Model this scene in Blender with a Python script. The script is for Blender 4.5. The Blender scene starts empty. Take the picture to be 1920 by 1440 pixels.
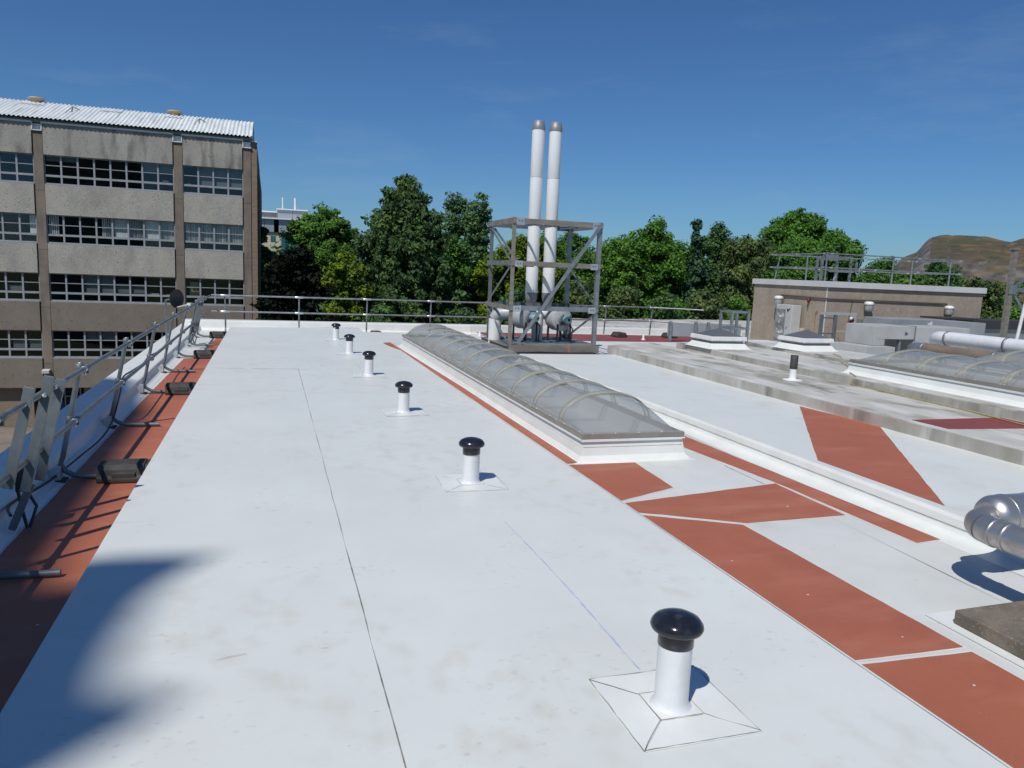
import bpy, math, random
import numpy as np
from mathutils import Vector, Matrix

random.seed(7)
rng = np.random.default_rng(11)
scene = bpy.context.scene
COL = scene.collection
PI = math.pi

# ------------------------------------------------------------------ camera
cam_data = bpy.data.cameras.new("camera")
cam_data.sensor_fit = 'HORIZONTAL'
cam_data.sensor_width = 36.0
cam_data.lens = 36.0 * 1420.0 / 1920.0
cam_data.clip_start = 0.05
cam_data.clip_end = 12000.0
cam = bpy.data.objects.new("camera", cam_data)
COL.objects.link(cam)
cam.matrix_world = Matrix(((0.95252691, 0.00489314, -0.30441509, 0.0),
                           (-0.30154372, 0.15309143, -0.9410815, 0.0),
                           (0.0419985, 0.98819991, 0.1472992, 1.9),
                           (0, 0, 0, 1)))
scene.camera = cam

# ------------------------------------------------------------------ sun and sky
SUN_DIR = Vector((0.401, 0.429, -0.809)).normalized()      # direction the light travels
elev = math.asin(-SUN_DIR.z)
to_sun = -SUN_DIR
sun_data = bpy.data.lights.new("sun", 'SUN')
sun_data.energy = 4.05
sun_data.angle = math.radians(0.53)
sun_data.color = (1.0, 0.970, 0.925)
sun = bpy.data.objects.new("sun", sun_data)
COL.objects.link(sun)
sun.rotation_euler = SUN_DIR.to_track_quat('-Z', 'Y').to_euler()

world = bpy.data.worlds.new("World")
scene.world = world
world.use_nodes = True
wn, wl = world.node_tree.nodes, world.node_tree.links
wn.clear()
w_out = wn.new('ShaderNodeOutputWorld')
w_bg = wn.new('ShaderNodeBackground')
w_sky = wn.new('ShaderNodeTexSky')
w_sky.sky_type = 'NISHITA'
w_sky.sun_disc = False
w_sky.sun_elevation = elev
w_sky.sun_rotation = math.atan2(to_sun.x, to_sun.y)
w_sky.altitude = 50
w_sky.air_density = 1.0
w_sky.dust_density = 0.3
w_sky.ozone_density = 2.2
w_bg.inputs['Strength'].default_value = 0.09
# thin wisps of cirrus
w_tc = wn.new('ShaderNodeTexCoord')
w_map = wn.new('ShaderNodeMapping')
w_map.inputs['Scale'].default_value = (2.2, 2.2, 11.0)
w_map.inputs['Rotation'].default_value = (0.12, 0.05, 0.3)
w_n = wn.new('ShaderNodeTexNoise')
w_n.inputs['Scale'].default_value = 1.6
w_n.inputs['Detail'].default_value = 9
w_n.inputs['Roughness'].default_value = 0.62
w_r = wn.new('ShaderNodeValToRGB')
w_r.color_ramp.elements[0].position = 0.55
w_r.color_ramp.elements[0].color = (0, 0, 0, 1)
w_r.color_ramp.elements[1].position = 0.9
w_r.color_ramp.elements[1].color = (0.3, 0.3, 0.3, 1)
w_mix = wn.new('ShaderNodeMixRGB')
w_mix.inputs['Color2'].default_value = (3.6, 5.0, 6.6, 1)
wl.new(w_tc.outputs['Generated'], w_map.inputs['Vector'])
wl.new(w_map.outputs['Vector'], w_n.inputs['Vector'])
wl.new(w_n.outputs['Fac'], w_r.inputs['Fac'])
wl.new(w_r.outputs['Color'], w_mix.inputs['Fac'])
w_tint = wn.new('ShaderNodeMixRGB'); w_tint.blend_type = 'MULTIPLY'; w_tint.inputs['Fac'].default_value = 1.0
w_tint.inputs['Color2'].default_value = (0.38, 0.63, 0.925, 1)          # deep blue of a very clear day
wl.new(w_sky.outputs['Color'], w_tint.inputs['Color1'])
wl.new(w_tint.outputs['Color'], w_mix.inputs['Color1'])
wl.new(w_mix.outputs['Color'], w_bg.inputs['Color'])
wl.new(w_bg.outputs['Background'], w_out.inputs['Surface'])

scene.view_settings.view_transform = 'Standard'
scene.view_settings.look = 'None'
scene.view_settings.exposure = -0.12
scene.view_settings.gamma = 1.0
scene.view_settings.use_curve_mapping = False
scene.render.engine = 'CYCLES'
scene.cycles.max_bounces = 8
scene.cycles.transparent_max_bounces = 16
scene.cycles.caustics_reflective = False
scene.cycles.caustics_refractive = False

# ------------------------------------------------------------------ helpers: objects
def tag(o, label=None, cat=None, group=None, kind=None):
    if label: o['label'] = label
    if cat: o['category'] = cat
    if group: o['group'] = group
    if kind: o['kind'] = kind
    return o

def thing(name, label, cat, loc=(0, 0, 0), rz=0.0, group=None, kind=None):
    o = bpy.data.objects.new(name, None)
    o.empty_display_size = 0.1
    COL.objects.link(o)
    o.location = loc
    o.rotation_euler = (0, 0, rz)
    return tag(o, label, cat, group, kind)

def copy_tree(o, parent=None):
    c = o.copy()
    COL.objects.link(c)
    if parent: c.parent = parent
    for ch in list(o.children):
        copy_tree(ch, c)
    return c

class MB:
    """collects polygons, builds one mesh object"""
    def __init__(s):
        s.v, s.f, s.sm = [], [], []
    def add(s, vs, fs, smooth=False):
        b = len(s.v)
        s.v.extend([tuple(map(float, p)) for p in vs])
        for f in fs:
            s.f.append([b + i for i in f]); s.sm.append(smooth)
        return s
    def box(s, x0, x1, y0, y1, z0, z1):
        vs = [(x0, y0, z0), (x1, y0, z0), (x1, y1, z0), (x0, y1, z0), (x0, y0, z1), (x1, y0, z1), (x1, y1, z1), (x0, y1, z1)]
        return s.add(vs, [(0, 3, 2, 1), (4, 5, 6, 7), (0, 1, 5, 4), (1, 2, 6, 5), (2, 3, 7, 6), (3, 0, 4, 7)])
    def bar(s, p, q, w, h, up=(0, 0, 1)):
        p, q = Vector(p), Vector(q)
        d = (q - p).normalized()
        u = Vector(up)
        a = d.cross(u)
        if a.length < 1e-4: a = d.cross(Vector((1, 0, 0)))
        a.normalize(); b = a.cross(d).normalized()
        vs = []
        for c in (p, q):
            for sa, sb in ((-1, -1), (1, -1), (1, 1), (-1, 1)):
                vs.append(c + a * (sa * w / 2) + b * (sb * h / 2))
        return s.add(vs, [(3, 2, 1, 0), (4, 5, 6, 7), (0, 1, 5, 4), (1, 2, 6, 5), (2, 3, 7, 6), (3, 0, 4, 7)])
    def tube(s, pts, r, n=10, caps=True):
        P = [Vector(p) for p in pts]
        m = len(P)
        rr = r if isinstance(r, (list, tuple)) else [r] * m
        vs, fs = [], []
        prev = None
        for i in range(m):
            if i == 0: d = P[1] - P[0]
            elif i == m - 1: d = P[-1] - P[-2]
            else: d = (P[i + 1] - P[i]).normalized() + (P[i] - P[i - 1]).normalized()
            d.normalize()
            if prev is None:
                a = d.cross(Vector((0, 0, 1)))
                if a.length < 1e-3: a = d.cross(Vector((1, 0, 0)))
            else:
                a = prev - d * prev.dot(d)
            a.normalize(); prev = a
            b = d.cross(a)
            for k in range(n):
                t = 2 * PI * k / n
                vs.append(P[i] + (a * math.cos(t) + b * math.sin(t)) * rr[i])
        for i in range(m - 1):
            for k in range(n):
                k2 = (k + 1) % n
                fs.append((i * n + k, i * n + k2, (i + 1) * n + k2, (i + 1) * n + k))
        s.add(vs, fs, True)
        if caps:
            s.add([vs[k] for k in range(n)], [tuple(range(n - 1, -1, -1))])
            s.add([vs[(m - 1) * n + k] for k in range(n)], [tuple(range(n))])
        return s
    def lathe(s, c, prof, n=24, axis='z', smooth=True):
        vs, fs = [], []
        for (r, z) in prof:
            for k in range(n):
                t = 2 * PI * k / n
                x, y = r * math.cos(t), r * math.sin(t)
                if axis == 'z': p = (c[0] + x, c[1] + y, c[2] + z)
                elif axis == 'y': p = (c[0] + x, c[1] + z, c[2] - y)
                else: p = (c[0] + z, c[1] + x, c[2] + y)
                vs.append(p)
        m = len(prof)
        for i in range(m - 1):
            for k in range(n):
                k2 = (k + 1) % n
                fs.append((i * n + k, i * n + k2, (i + 1) * n + k2, (i + 1) * n + k))
        s.add(vs, fs, smooth)
        if prof[0][0] > 1e-4: s.add(vs[:n], [tuple(range(n - 1, -1, -1))])
        if prof[-1][0] > 1e-4: s.add(vs[-n:], [tuple(range(n))])
        return s
    def prism(s, poly, z0, z1):
        a = sum(poly[i][0] * poly[(i + 1) % len(poly)][1] - poly[(i + 1) % len(poly)][0] * poly[i][1] for i in range(len(poly)))
        if a < 0: poly = poly[::-1]
        n = len(poly)
        vs = [(x, y, z0) for x, y in poly] + [(x, y, z1) for x, y in poly]
        fs = [tuple(range(n - 1, -1, -1)), tuple(range(n, 2 * n))]
        fs += [(i, (i + 1) % n, n + (i + 1) % n, n + i) for i in range(n)]
        return s.add(vs, fs)
    def sweep(s, prof, axis, t0, t1, smooth=False):
        """closed profile swept along an axis: prof of (a,b); axis 'y' -> (a,t,b), axis 'x' -> (t,a,b)"""
        n = len(prof)
        P = (lambda a, b, t: (a, t, b)) if axis == 'y' else (lambda a, b, t: (t, a, b))
        vs = [P(a, b, t0) for a, b in prof] + [P(a, b, t1) for a, b in prof]
        fs = [(i, (i + 1) % n, n + (i + 1) % n, n + i) for i in range(n)]
        fs += [tuple(range(n - 1, -1, -1)), tuple(range(n, 2 * n))]
        return s.add(vs, fs, smooth)
    def grid(s, fn, nu, nv, smooth=True):
        vs = [fn(i / nu, j / nv) for j in range(nv + 1) for i in range(nu + 1)]
        fs = [(j * (nu + 1) + i, j * (nu + 1) + i + 1, (j + 1) * (nu + 1) + i + 1, (j + 1) * (nu + 1) + i) for j in range(nv) for i in range(nu)]
        return s.add(vs, fs, smooth)
    def build(s, name, mat, parent=None, bevel=0.0, fix=True, seg=2, org=None):
        me = bpy.data.meshes.new(name)
        V = s.v if org is None else [(x - org[0], y - org[1], z - org[2]) for x, y, z in s.v]
        me.from_pydata(V, [], s.f)
        me.polygons.foreach_set('use_smooth', s.sm)
        if fix:
            import bmesh
            bm = bmesh.new(); bm.from_mesh(me)
            bmesh.ops.recalc_face_normals(bm, faces=bm.faces)
            bm.to_mesh(me); bm.free()
        me.materials.append(mat)
        me.update()
        o = bpy.data.objects.new(name, me)
        COL.objects.link(o)
        if parent: o.parent = parent
        if bevel > 0:
            md = o.modifiers.new('bevel', 'BEVEL')
            md.width = bevel; md.segments = seg; md.limit_method = 'ANGLE'; md.angle_limit = math.radians(40)
        return o

# ------------------------------------------------------------------ helpers: materials
def hexc(r, g, b):
    f = lambda c: (c / 255 / 12.92) if c / 255 <= 0.04045 else ((c / 255 + 0.055) / 1.055) ** 2.4
    return (f(r), f(g), f(b))

def M(name, c, rough=0.55, metal=0.0, c2=None, scale=2.0, lo=0.4, hi=0.62, detail=6,
      speck=None, sscale=60, slo=0.62, shi=0.68, mapscale=(1, 1, 1), smap=(1, 1, 1), bump=0.0, bscale=40, spec=0.5, r2=None):
    m = bpy.data.materials.new(name)
    m.use_nodes = True
    nt = m.node_tree
    N, L = nt.nodes, nt.links
    b = N['Principled BSDF']
    b.inputs['Roughness'].default_value = rough
    b.inputs['Metallic'].default_value = metal
    b.inputs['Specular IOR Level'].default_value = spec
    tc = N.new('ShaderNodeTexCoord')
    def noise(sc, ms, det=6, ro=0.6):
        mp = N.new('ShaderNodeMapping'); mp.inputs['Scale'].default_value = ms
        L.new(tc.outputs['Object'], mp.inputs['Vector'])
        n = N.new('ShaderNodeTexNoise'); n.inputs['Scale'].default_value = sc
        n.inputs['Detail'].default_value = det; n.inputs['Roughness'].default_value = ro
        L.new(mp.outputs['Vector'], n.inputs['Vector'])
        return n
    def ramp(n, a, z):
        r = N.new('ShaderNodeMapRange'); r.inputs['From Min'].default_value = a; r.inputs['From Max'].default_value = z
        L.new(n.outputs['Fac'], r.inputs['Value'])
        return r
    if c2 is None: c2 = tuple(x * 0.88 for x in c)
    n1 = noise(scale, mapscale, detail)
    r1 = ramp(n1, lo, hi)
    mx = N.new('ShaderNodeMixRGB')
    mx.inputs['Color1'].default_value = (*c, 1); mx.inputs['Color2'].default_value = (*c2, 1)
    L.new(r1.outputs['Result'], mx.inputs['Fac'])
    last = mx
    if speck:
        n2 = noise(sscale, smap, 3)
        rr = ramp(n2, slo, shi)
        m2 = N.new('ShaderNodeMixRGB'); m2.inputs['Color2'].default_value = (*speck, 1)
        L.new(rr.outputs['Result'], m2.inputs['Fac']); L.new(last.outputs['Color'], m2.inputs['Color1'])
        last = m2
    L.new(last.outputs['Color'], b.inputs['Base Color'])
    if r2 is not None:
        rm = N.new('ShaderNodeMapRange'); rm.inputs['To Min'].default_value = rough; rm.inputs['To Max'].default_value = r2
        rm.inputs['From Min'].default_value = lo; rm.inputs['From Max'].default_value = hi
        L.new(n1.outputs['Fac'], rm.inputs['Value']); L.new(rm.outputs['Result'], b.inputs['Roughness'])
    if bump > 0:
        n3 = noise(bscale, (1, 1, 1), 4)
        bp = N.new('ShaderNodeBump'); bp.inputs['Strength'].default_value = bump; bp.inputs['Distance'].default_value = 0.01
        L.new(n3.outputs['Fac'], bp.inputs['Height']); L.new(bp.outputs['Normal'], b.inputs['Normal'])
    return m

def layer(m, color, scale, lo, hi, mapscale=(1, 1, 1), detail=6, amount=1.0, mask=None):
    """lay one more noise-shaped stain over a material's base colour; mask = (scale, lo, hi) breaks it into regions"""
    N, L = m.node_tree.nodes, m.node_tree.links
    b = N['Principled BSDF']
    src = b.inputs['Base Color'].links[0].from_socket
    tc = N.new('ShaderNodeTexCoord')
    def nz(sc, ms, a, z, det):
        mp = N.new('ShaderNodeMapping'); mp.inputs['Scale'].default_value = ms
        mp.inputs['Location'].default_value = (sc * 1.7 + a * 13, 3.1 + z * 7, 0.7)
        L.new(tc.outputs['Object'], mp.inputs['Vector'])
        n = N.new('ShaderNodeTexNoise'); n.inputs['Scale'].default_value = sc; n.inputs['Detail'].default_value = det
        L.new(mp.outputs['Vector'], n.inputs['Vector'])
        r = N.new('ShaderNodeMapRange'); r.inputs['From Min'].default_value = a; r.inputs['From Max'].default_value = z
        r.inputs['To Max'].default_value = amount
        L.new(n.outputs['Fac'], r.inputs['Value'])
        return r.outputs['Result']
    f = nz(scale, mapscale, lo, hi, detail)
    if mask:
        g = nz(mask[0], (1, 1, 1), mask[1], mask[2], 3)
        mu = N.new('ShaderNodeMath'); mu.operation = 'MULTIPLY'
        L.new(f, mu.inputs[0]); L.new(g, mu.inputs[1]); f = mu.outputs[0]
    mx = N.new('ShaderNodeMixRGB'); mx.inputs['Color2'].default_value = (*color, 1)
    L.new(f, mx.inputs['Fac']); L.new(src, mx.inputs['Color1'])
    L.new(mx.outputs['Color'], b.inputs['Base Color'])
    return m

mt = {}
mt['membrane'] = M('white_membrane', (0.69, 0.715, 0.68), 0.42, c2=(0.645, 0.665, 0.63), scale=0.9, lo=0.35, hi=0.7, bump=0.06, bscale=9)
layer(mt['membrane'], (0.62, 0.62, 0.58), 1.3, 0.48, 0.72, (1, 0.7, 1), 8, 0.35)
layer(mt['membrane'], (0.50, 0.455, 0.36), 5.5, 0.50, 0.74, (1, 0.8, 1), 11, 0.6, mask=(0.7, 0.46, 0.60))
layer(mt['membrane'], (0.36, 0.33, 0.27), 18.0, 0.60, 0.70, (1, 1.4, 1), 8, 0.55, mask=(1.3, 0.50, 0.60))
layer(mt['membrane'], (0.26, 0.26, 0.25), 34.0, 0.70, 0.75, (0.6, 1.8, 1), 4, 0.6, mask=(2.1, 0.46, 0.56))
layer(mt['membrane'], (0.40, 0.40, 0.40), 3.0, 0.66, 0.72, (0.12, 2.4, 1), 5, 0.5, mask=(0.9, 0.5, 0.6))
mt['membrane_clean'] = M('clean_membrane', (0.75, 0.77, 0.735), 0.38, c2=(0.70, 0.715, 0.68), scale=2.5, bump=0.12, bscale=7)
mt['membrane_old'] = M('trodden_membrane', (0.67, 0.68, 0.645), 0.5, c2=(0.59, 0.595, 0.555), scale=1.1, lo=0.35, hi=0.7, bump=0.08, bscale=12)
layer(mt['membrane_old'], (0.42, 0.39, 0.34), 4.5, 0.55, 0.8, (1, 0.7, 1), 9, 0.6, mask=(0.8, 0.42, 0.6))
layer(mt['membrane_old'], (0.25, 0.24, 0.22), 22.0, 0.70, 0.76, (1, 1.5, 1), 4, 0.6)
mt['red'] = M('red_walkway_coating', (0.395, 0.124, 0.066), 0.62, c2=(0.345, 0.106, 0.057), scale=1.6, lo=0.35, hi=0.7,
              speck=(0.46, 0.20, 0.14), sscale=180, slo=0.66, shi=0.72, bump=0.25, bscale=220)
layer(mt['red'], (0.55, 0.40, 0.33), 40, 0.75, 0.78, (1, 1, 1), 2, 0.6)
layer(mt['red'], (0.46, 0.185, 0.115), 2.6, 0.50, 0.72, (0.5, 1.6, 1), 9, 0.5)
layer(mt['red'], (0.25, 0.082, 0.05), 6.0, 0.60, 0.74, (1, 1, 1), 8, 0.45, mask=(1.1, 0.46, 0.6))
mt['red_old'] = M('old_red_coating', (0.27, 0.062, 0.05), 0.6, c2=(0.22, 0.05, 0.045), scale=1.5, bump=0.2, bscale=150)
mt['seam'] = M('dirty_seam', (0.13, 0.13, 0.13), 0.8, c2=(0.30, 0.30, 0.30), scale=7, lo=0.4, hi=0.6)
mt['seam_soft'] = M('faint_seam', (0.30, 0.31, 0.31), 0.8, c2=(0.48, 0.49, 0.49), scale=7, lo=0.4, hi=0.6)
mt['chalk'] = M('blue_chalk', (0.36, 0.42, 0.66), 0.9, c2=(0.58, 0.62, 0.70), scale=6, lo=0.35, hi=0.6)
mt['tape'] = M('white_edge_line', (0.70, 0.69, 0.67), 0.6, scale=4)
mt['platform'] = M('weathered_roof_coating', (0.56, 0.55, 0.505), 0.7, c2=(0.43, 0.42, 0.385), scale=0.8, lo=0.3, hi=0.7, mapscale=(2.4, 0.5, 1), bump=0.15, bscale=30)
layer(mt['platform'], (0.24, 0.22, 0.165), 1.6, 0.44, 0.64, (1.8, 0.9, 1), 12, 0.9, mask=(0.45, 0.44, 0.56))
layer(mt['platform'], (0.10, 0.095, 0.08), 2.2, 0.56, 0.66, (2.4, 0.6, 1), 10, 0.85, mask=(0.8, 0.46, 0.56))
layer(mt['platform'], (0.66, 0.655, 0.63), 1.8, 0.55, 0.68, (2.0, 0.5, 1), 9, 0.6)
layer(mt['platform'], (0.62, 0.61, 0.58), 3.0, 0.58, 0.7, (1.5, 0.6, 1), 8, 0.6)
layer(mt['platform'], (0.15, 0.14, 0.12), 30, 0.70, 0.76, (1, 1, 1), 4, 0.5)
mt['concrete_face'] = M('stained_concrete_face', (0.47, 0.455, 0.42), 0.8, c2=(0.33, 0.315, 0.27), scale=1.3, lo=0.4, hi=0.65, mapscale=(1, 1.6, 0.4), bump=0.3, bscale=35)
layer(mt['concrete_face'], (0.15, 0.14, 0.115), 1.4, 0.52, 0.72, (1, 1.6, 0.5), 9, 0.75)
layer(mt['concrete_face'], (0.60, 0.58, 0.55), 2.3, 0.55, 0.70, (1, 2.2, 0.4), 8, 0.6)
mt['slab'] = M('brown_paving_slab', (0.20, 0.165, 0.125), 0.85, c2=(0.13, 0.11, 0.085), scale=5, bump=0.5, bscale=40,
               speck=(0.30, 0.27, 0.22), sscale=70, slo=0.6, shi=0.7)
mt['galv'] = M('galvanised_steel', (0.30, 0.325, 0.335), 0.45, 0.55, c2=(0.22, 0.24, 0.25), scale=7, bump=0.05, bscale=60)
mt['galv_dull'] = M('dull_galvanised_steel', (0.175, 0.200, 0.206), 0.5, 0.3, c2=(0.13, 0.15, 0.157), scale=6)
mt['clamp'] = M('bright_clamp_metal', (0.62, 0.64, 0.65), 0.35, 0.7, scale=20)
mt['tan_steel'] = M('weathered_tan_steel', (0.27, 0.245, 0.21), 0.6, 0.25, c2=(0.20, 0.18, 0.15), scale=3, mapscale=(1, 1, 3))
mt['plate'] = M('white_grey_plate', (0.50, 0.53, 0.54), 0.5, 0.1, scale=6)
mt['rubber'] = M('black_rubber', (0.035, 0.034, 0.031), 0.72, c2=(0.055, 0.053, 0.048), scale=8, bump=0.3, bscale=50,
                 speck=(0.12, 0.115, 0.10), sscale=25, slo=0.62, shi=0.75)
mt['cable'] = M('black_cable', (0.02, 0.022, 0.026), 0.5, scale=10)
mt['pvc_white'] = M('white_pvc', (0.72, 0.735, 0.75), 0.28, c2=(0.66, 0.675, 0.69), scale=4)
mt['pvc_black'] = M('gloss_black_plastic', (0.012, 0.014, 0.02), 0.12, c2=(0.02, 0.022, 0.03), scale=6, r2=0.25)
layer(mt['pvc_white'], (0.50, 0.49, 0.45), 9, 0.56, 0.74, (1, 1, 0.35), 7, 0.5)
layer(mt['pvc_black'], (0.10, 0.10, 0.10), 14, 0.58, 0.72, (1, 1, 1), 8, 0.35)
mt['flue'] = M('white_flue_paint', (0.74, 0.75, 0.76), 0.32, c2=(0.69, 0.70, 0.71), scale=2, mapscale=(1, 1, 0.4))
mt['flue_grey'] = M('grey_flue_cap', (0.27, 0.28, 0.28), 0.5, 0.3, scale=5)
mt['duct_grey'] = M('grey_painted_duct', (0.32, 0.335, 0.35), 0.5, 0.1, c2=(0.27, 0.285, 0.30), scale=1.6)
mt['duct_light'] = M('pale_grey_duct', (0.47, 0.475, 0.46), 0.5, 0.1, c2=(0.41, 0.415, 0.40), scale=1.6)
mt['fan_grey'] = M('fan_casing_grey', (0.44, 0.45, 0.46), 0.45, 0.1, c2=(0.36, 0.37, 0.38), scale=4)
mt['motor'] = M('pale_blue_motor', (0.30, 0.45, 0.50), 0.4, scale=6)
mt['brown_pipe'] = M('brown_lagged_pipe', (0.22, 0.165, 0.125), 0.6, c2=(0.17, 0.125, 0.095), scale=2.0, mapscale=(3, 0.6, 3))
mt['silver'] = M('aluminium_cladding', (0.54, 0.53, 0.51), 0.36, 0.85, c2=(0.38, 0.375, 0.36), scale=5, lo=0.42, hi=0.6, r2=0.55, bump=0.14, bscale=9)
mt['frame'] = M('bronze_grey_aluminium', (0.30, 0.275, 0.24), 0.45, 0.5, c2=(0.36, 0.335, 0.30), scale=4)
mt['tan_light'] = M('pale_tan_aluminium', (0.46, 0.43, 0.36), 0.4, 0.4, scale=5)
mt['dark'] = M('dark_void', (0.03, 0.031, 0.034), 0.8, scale=4)
mt['black_felt'] = M('black_roof_felt', (0.035, 0.036, 0.04), 0.7, scale=3)
mt['grating'] = M('steel_grating', (0.36, 0.42, 0.42), 0.5, 0.4, scale=10)
mt['louvre'] = M('brown_louvre', (0.085, 0.068, 0.058), 0.6, scale=5)
mt['orange'] = M('orange_tag', (0.50, 0.20, 0.12), 0.6, scale=8)
mt['harl'] = M('brown_render', (0.385, 0.322, 0.25), 0.9, c2=(0.29, 0.235, 0.18), scale=1.4, lo=0.3, hi=0.7,
               speck=(0.40, 0.345, 0.29), sscale=22, slo=0.55, shi=0.72, bump=0.4, bscale=30)
layer(mt['harl'], (0.19, 0.155, 0.12), 10, 0.57, 0.70, (1, 1, 1), 6, 0.7)
layer(mt['harl'], (0.46, 0.40, 0.33), 7, 0.58, 0.70, (1, 1, 1), 6, 0.6)
mt['coping'] = M('pale_grey_trim', (0.60, 0.60, 0.60), 0.45, c2=(0.55, 0.55, 0.555), scale=1.5)
mt['lamp_white'] = M('white_lamp_housing', (0.74, 0.74, 0.72), 0.4, scale=6)
mt['cream'] = M('cream_plastic', (0.62, 0.56, 0.38), 0.45, scale=6)
mt['yellow_lens'] = M('pale_yellow_lens', (0.62, 0.55, 0.26), 0.25, scale=6)
mt['ac'] = M('ac_casing', (0.50, 0.51, 0.50), 0.45, c2=(0.45, 0.46, 0.45), scale=3)
mt['red_paint'] = M('dark_red_paint', (0.16, 0.02, 0.02), 0.4, scale=8)
mt['conduit'] = M('brown_conduit', (0.10, 0.07, 0.06), 0.55, scale=6)
mt['yellow_cable'] = M('yellow_rope', (0.42, 0.34, 0.10), 0.7, c2=(0.30, 0.25, 0.10), scale=12)
mt['blue'] = M('blue_panel', (0.02, 0.12, 0.36), 0.45, scale=3)
mt['arrow_blue'] = M('blue_arrow_sticker', (0.05, 0.08, 0.22), 0.4, scale=5)
mt['arrow_white'] = M('white_arrow_sticker', (0.72, 0.72, 0.72), 0.4, scale=5)
# aggregate building
mt['agg'] = M('exposed_aggregate_panel', (0.43, 0.405, 0.335), 0.9, c2=(0.315, 0.305, 0.275), scale=0.8, lo=0.3, hi=0.7, mapscale=(1, 1, 0.6),
              speck=(0.10, 0.095, 0.085), sscale=17, slo=0.60, shi=0.68, bump=0.4, bscale=20)
layer(mt['agg'], (0.52, 0.50, 0.44), 12, 0.54, 0.68, (1, 1, 1), 5, 0.6)
layer(mt['agg'], (0.20, 0.195, 0.175), 0.9, 0.50, 0.72, (1.2, 1, 0.6), 8, 0.55)
mt['agg_stain'] = M('stained_aggregate_panel', (0.40, 0.38, 0.33), 0.9, c2=(0.27, 0.26, 0.235), scale=0.8, lo=0.3, hi=0.7, mapscale=(1, 1, 0.5),
              speck=(0.10, 0.095, 0.085), sscale=17, slo=0.60, shi=0.68, bump=0.4, bscale=20)
layer(mt['agg_stain'], (0.08, 0.078, 0.072), 1.3, 0.50, 0.70, (1.4, 1, 0.35), 8, 0.8)
mt['agg_brown'] = M('brown_aggregate_panel', (0.225, 0.19, 0.15), 0.9, c2=(0.175, 0.15, 0.12), scale=0.9, lo=0.3, hi=0.7,
              speck=(0.11, 0.095, 0.08), sscale=8, slo=0.6, shi=0.7, bump=0.3, bscale=20)
mt['column'] = M('brown_precast_column', (0.235, 0.19, 0.148), 0.9, c2=(0.165, 0.137, 0.112), scale=0.9, bump=0.2, bscale=20)
layer(mt['column'], (0.11, 0.095, 0.08), 2.0, 0.55, 0.75, (1, 1, 0.3), 6, 0.6)
mt['brick'] = M('brown_brick', (0.27, 0.20, 0.14), 0.9, c2=(0.20, 0.145, 0.10), scale=5, mapscale=(0.5, 1, 4), bump=0.4, bscale=15)
mt['win_frame'] = M('grey_window_frame', (0.36, 0.375, 0.385), 0.5, 0.2, c2=(0.31, 0.325, 0.335), scale=3)
mt['trim'] = M('white_roof_trim', (0.82, 0.82, 0.81), 0.5, scale=3)
mt['corrugated'] = M('galvanised_corrugated_sheet', (0.70, 0.73, 0.715), 0.55, 0.0, c2=(0.60, 0.635, 0.625), scale=0.7, mapscale=(3, 0.4, 0.4))
layer(mt['corrugated'], (0.26, 0.27, 0.26), 1.2, 0.56, 0.72, (4, 0.3, 0.3), 6, 0.6)
mt['rooflight'] = M('translucent_roof_sheet', (0.74, 0.76, 0.76), 0.4, scale=3)
mt['vent_cap'] = M('tan_vent_cap', (0.46, 0.33, 0.20), 0.6, scale=4)
mt['room'] = M('room_interior', (0.030, 0.030, 0.030), 0.9, scale=2)
mt['blind'] = M('pale_blind', (0.80, 0.80, 0.75), 0.8, c2=(0.58, 0.585, 0.55), scale=4, mapscale=(9, 1, 0.1), lo=0.45, hi=0.55)
mt['sheet_blind'] = M('plain_blind', (0.15, 0.17, 0.165), 0.8, scale=2)
mt['card'] = M('cardboard', (0.42, 0.34, 0.19), 0.85, scale=6)
mt['orange_item'] = M('orange_plastic', (0.65, 0.17, 0.03), 0.5, scale=6)
mt['paper'] = M('white_paper', (0.7, 0.69, 0.63), 0.8, scale=6)
mt['clad'] = M('silver_cladding', (0.40, 0.43, 0.46), 0.4, 0.3, c2=(0.37, 0.40, 0.43), scale=0.4)
mt['cream_wall'] = M('cream_wall', (0.60, 0.52, 0.36), 0.8, scale=0.5)
mt['teal'] = M('teal_glass', (0.02, 0.09, 0.11), 0.1, c2=(0.03, 0.14, 0.16), scale=0.4)
mt['bark'] = M('bark', (0.10, 0.085, 0.07), 0.95, c2=(0.06, 0.05, 0.04), scale=3, mapscale=(4, 4, 0.6), bump=0.6, bscale=8)
mt['grass'] = M('grass', (0.06, 0.095, 0.03), 0.95, c2=(0.045, 0.075, 0.025), scale=0.05, bump=0.4, bscale=3)
layer(mt['grass'], (0.10, 0.11, 0.05), 0.012, 0.5, 0.65, (1, 1, 1), 8, 0.7)

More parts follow.
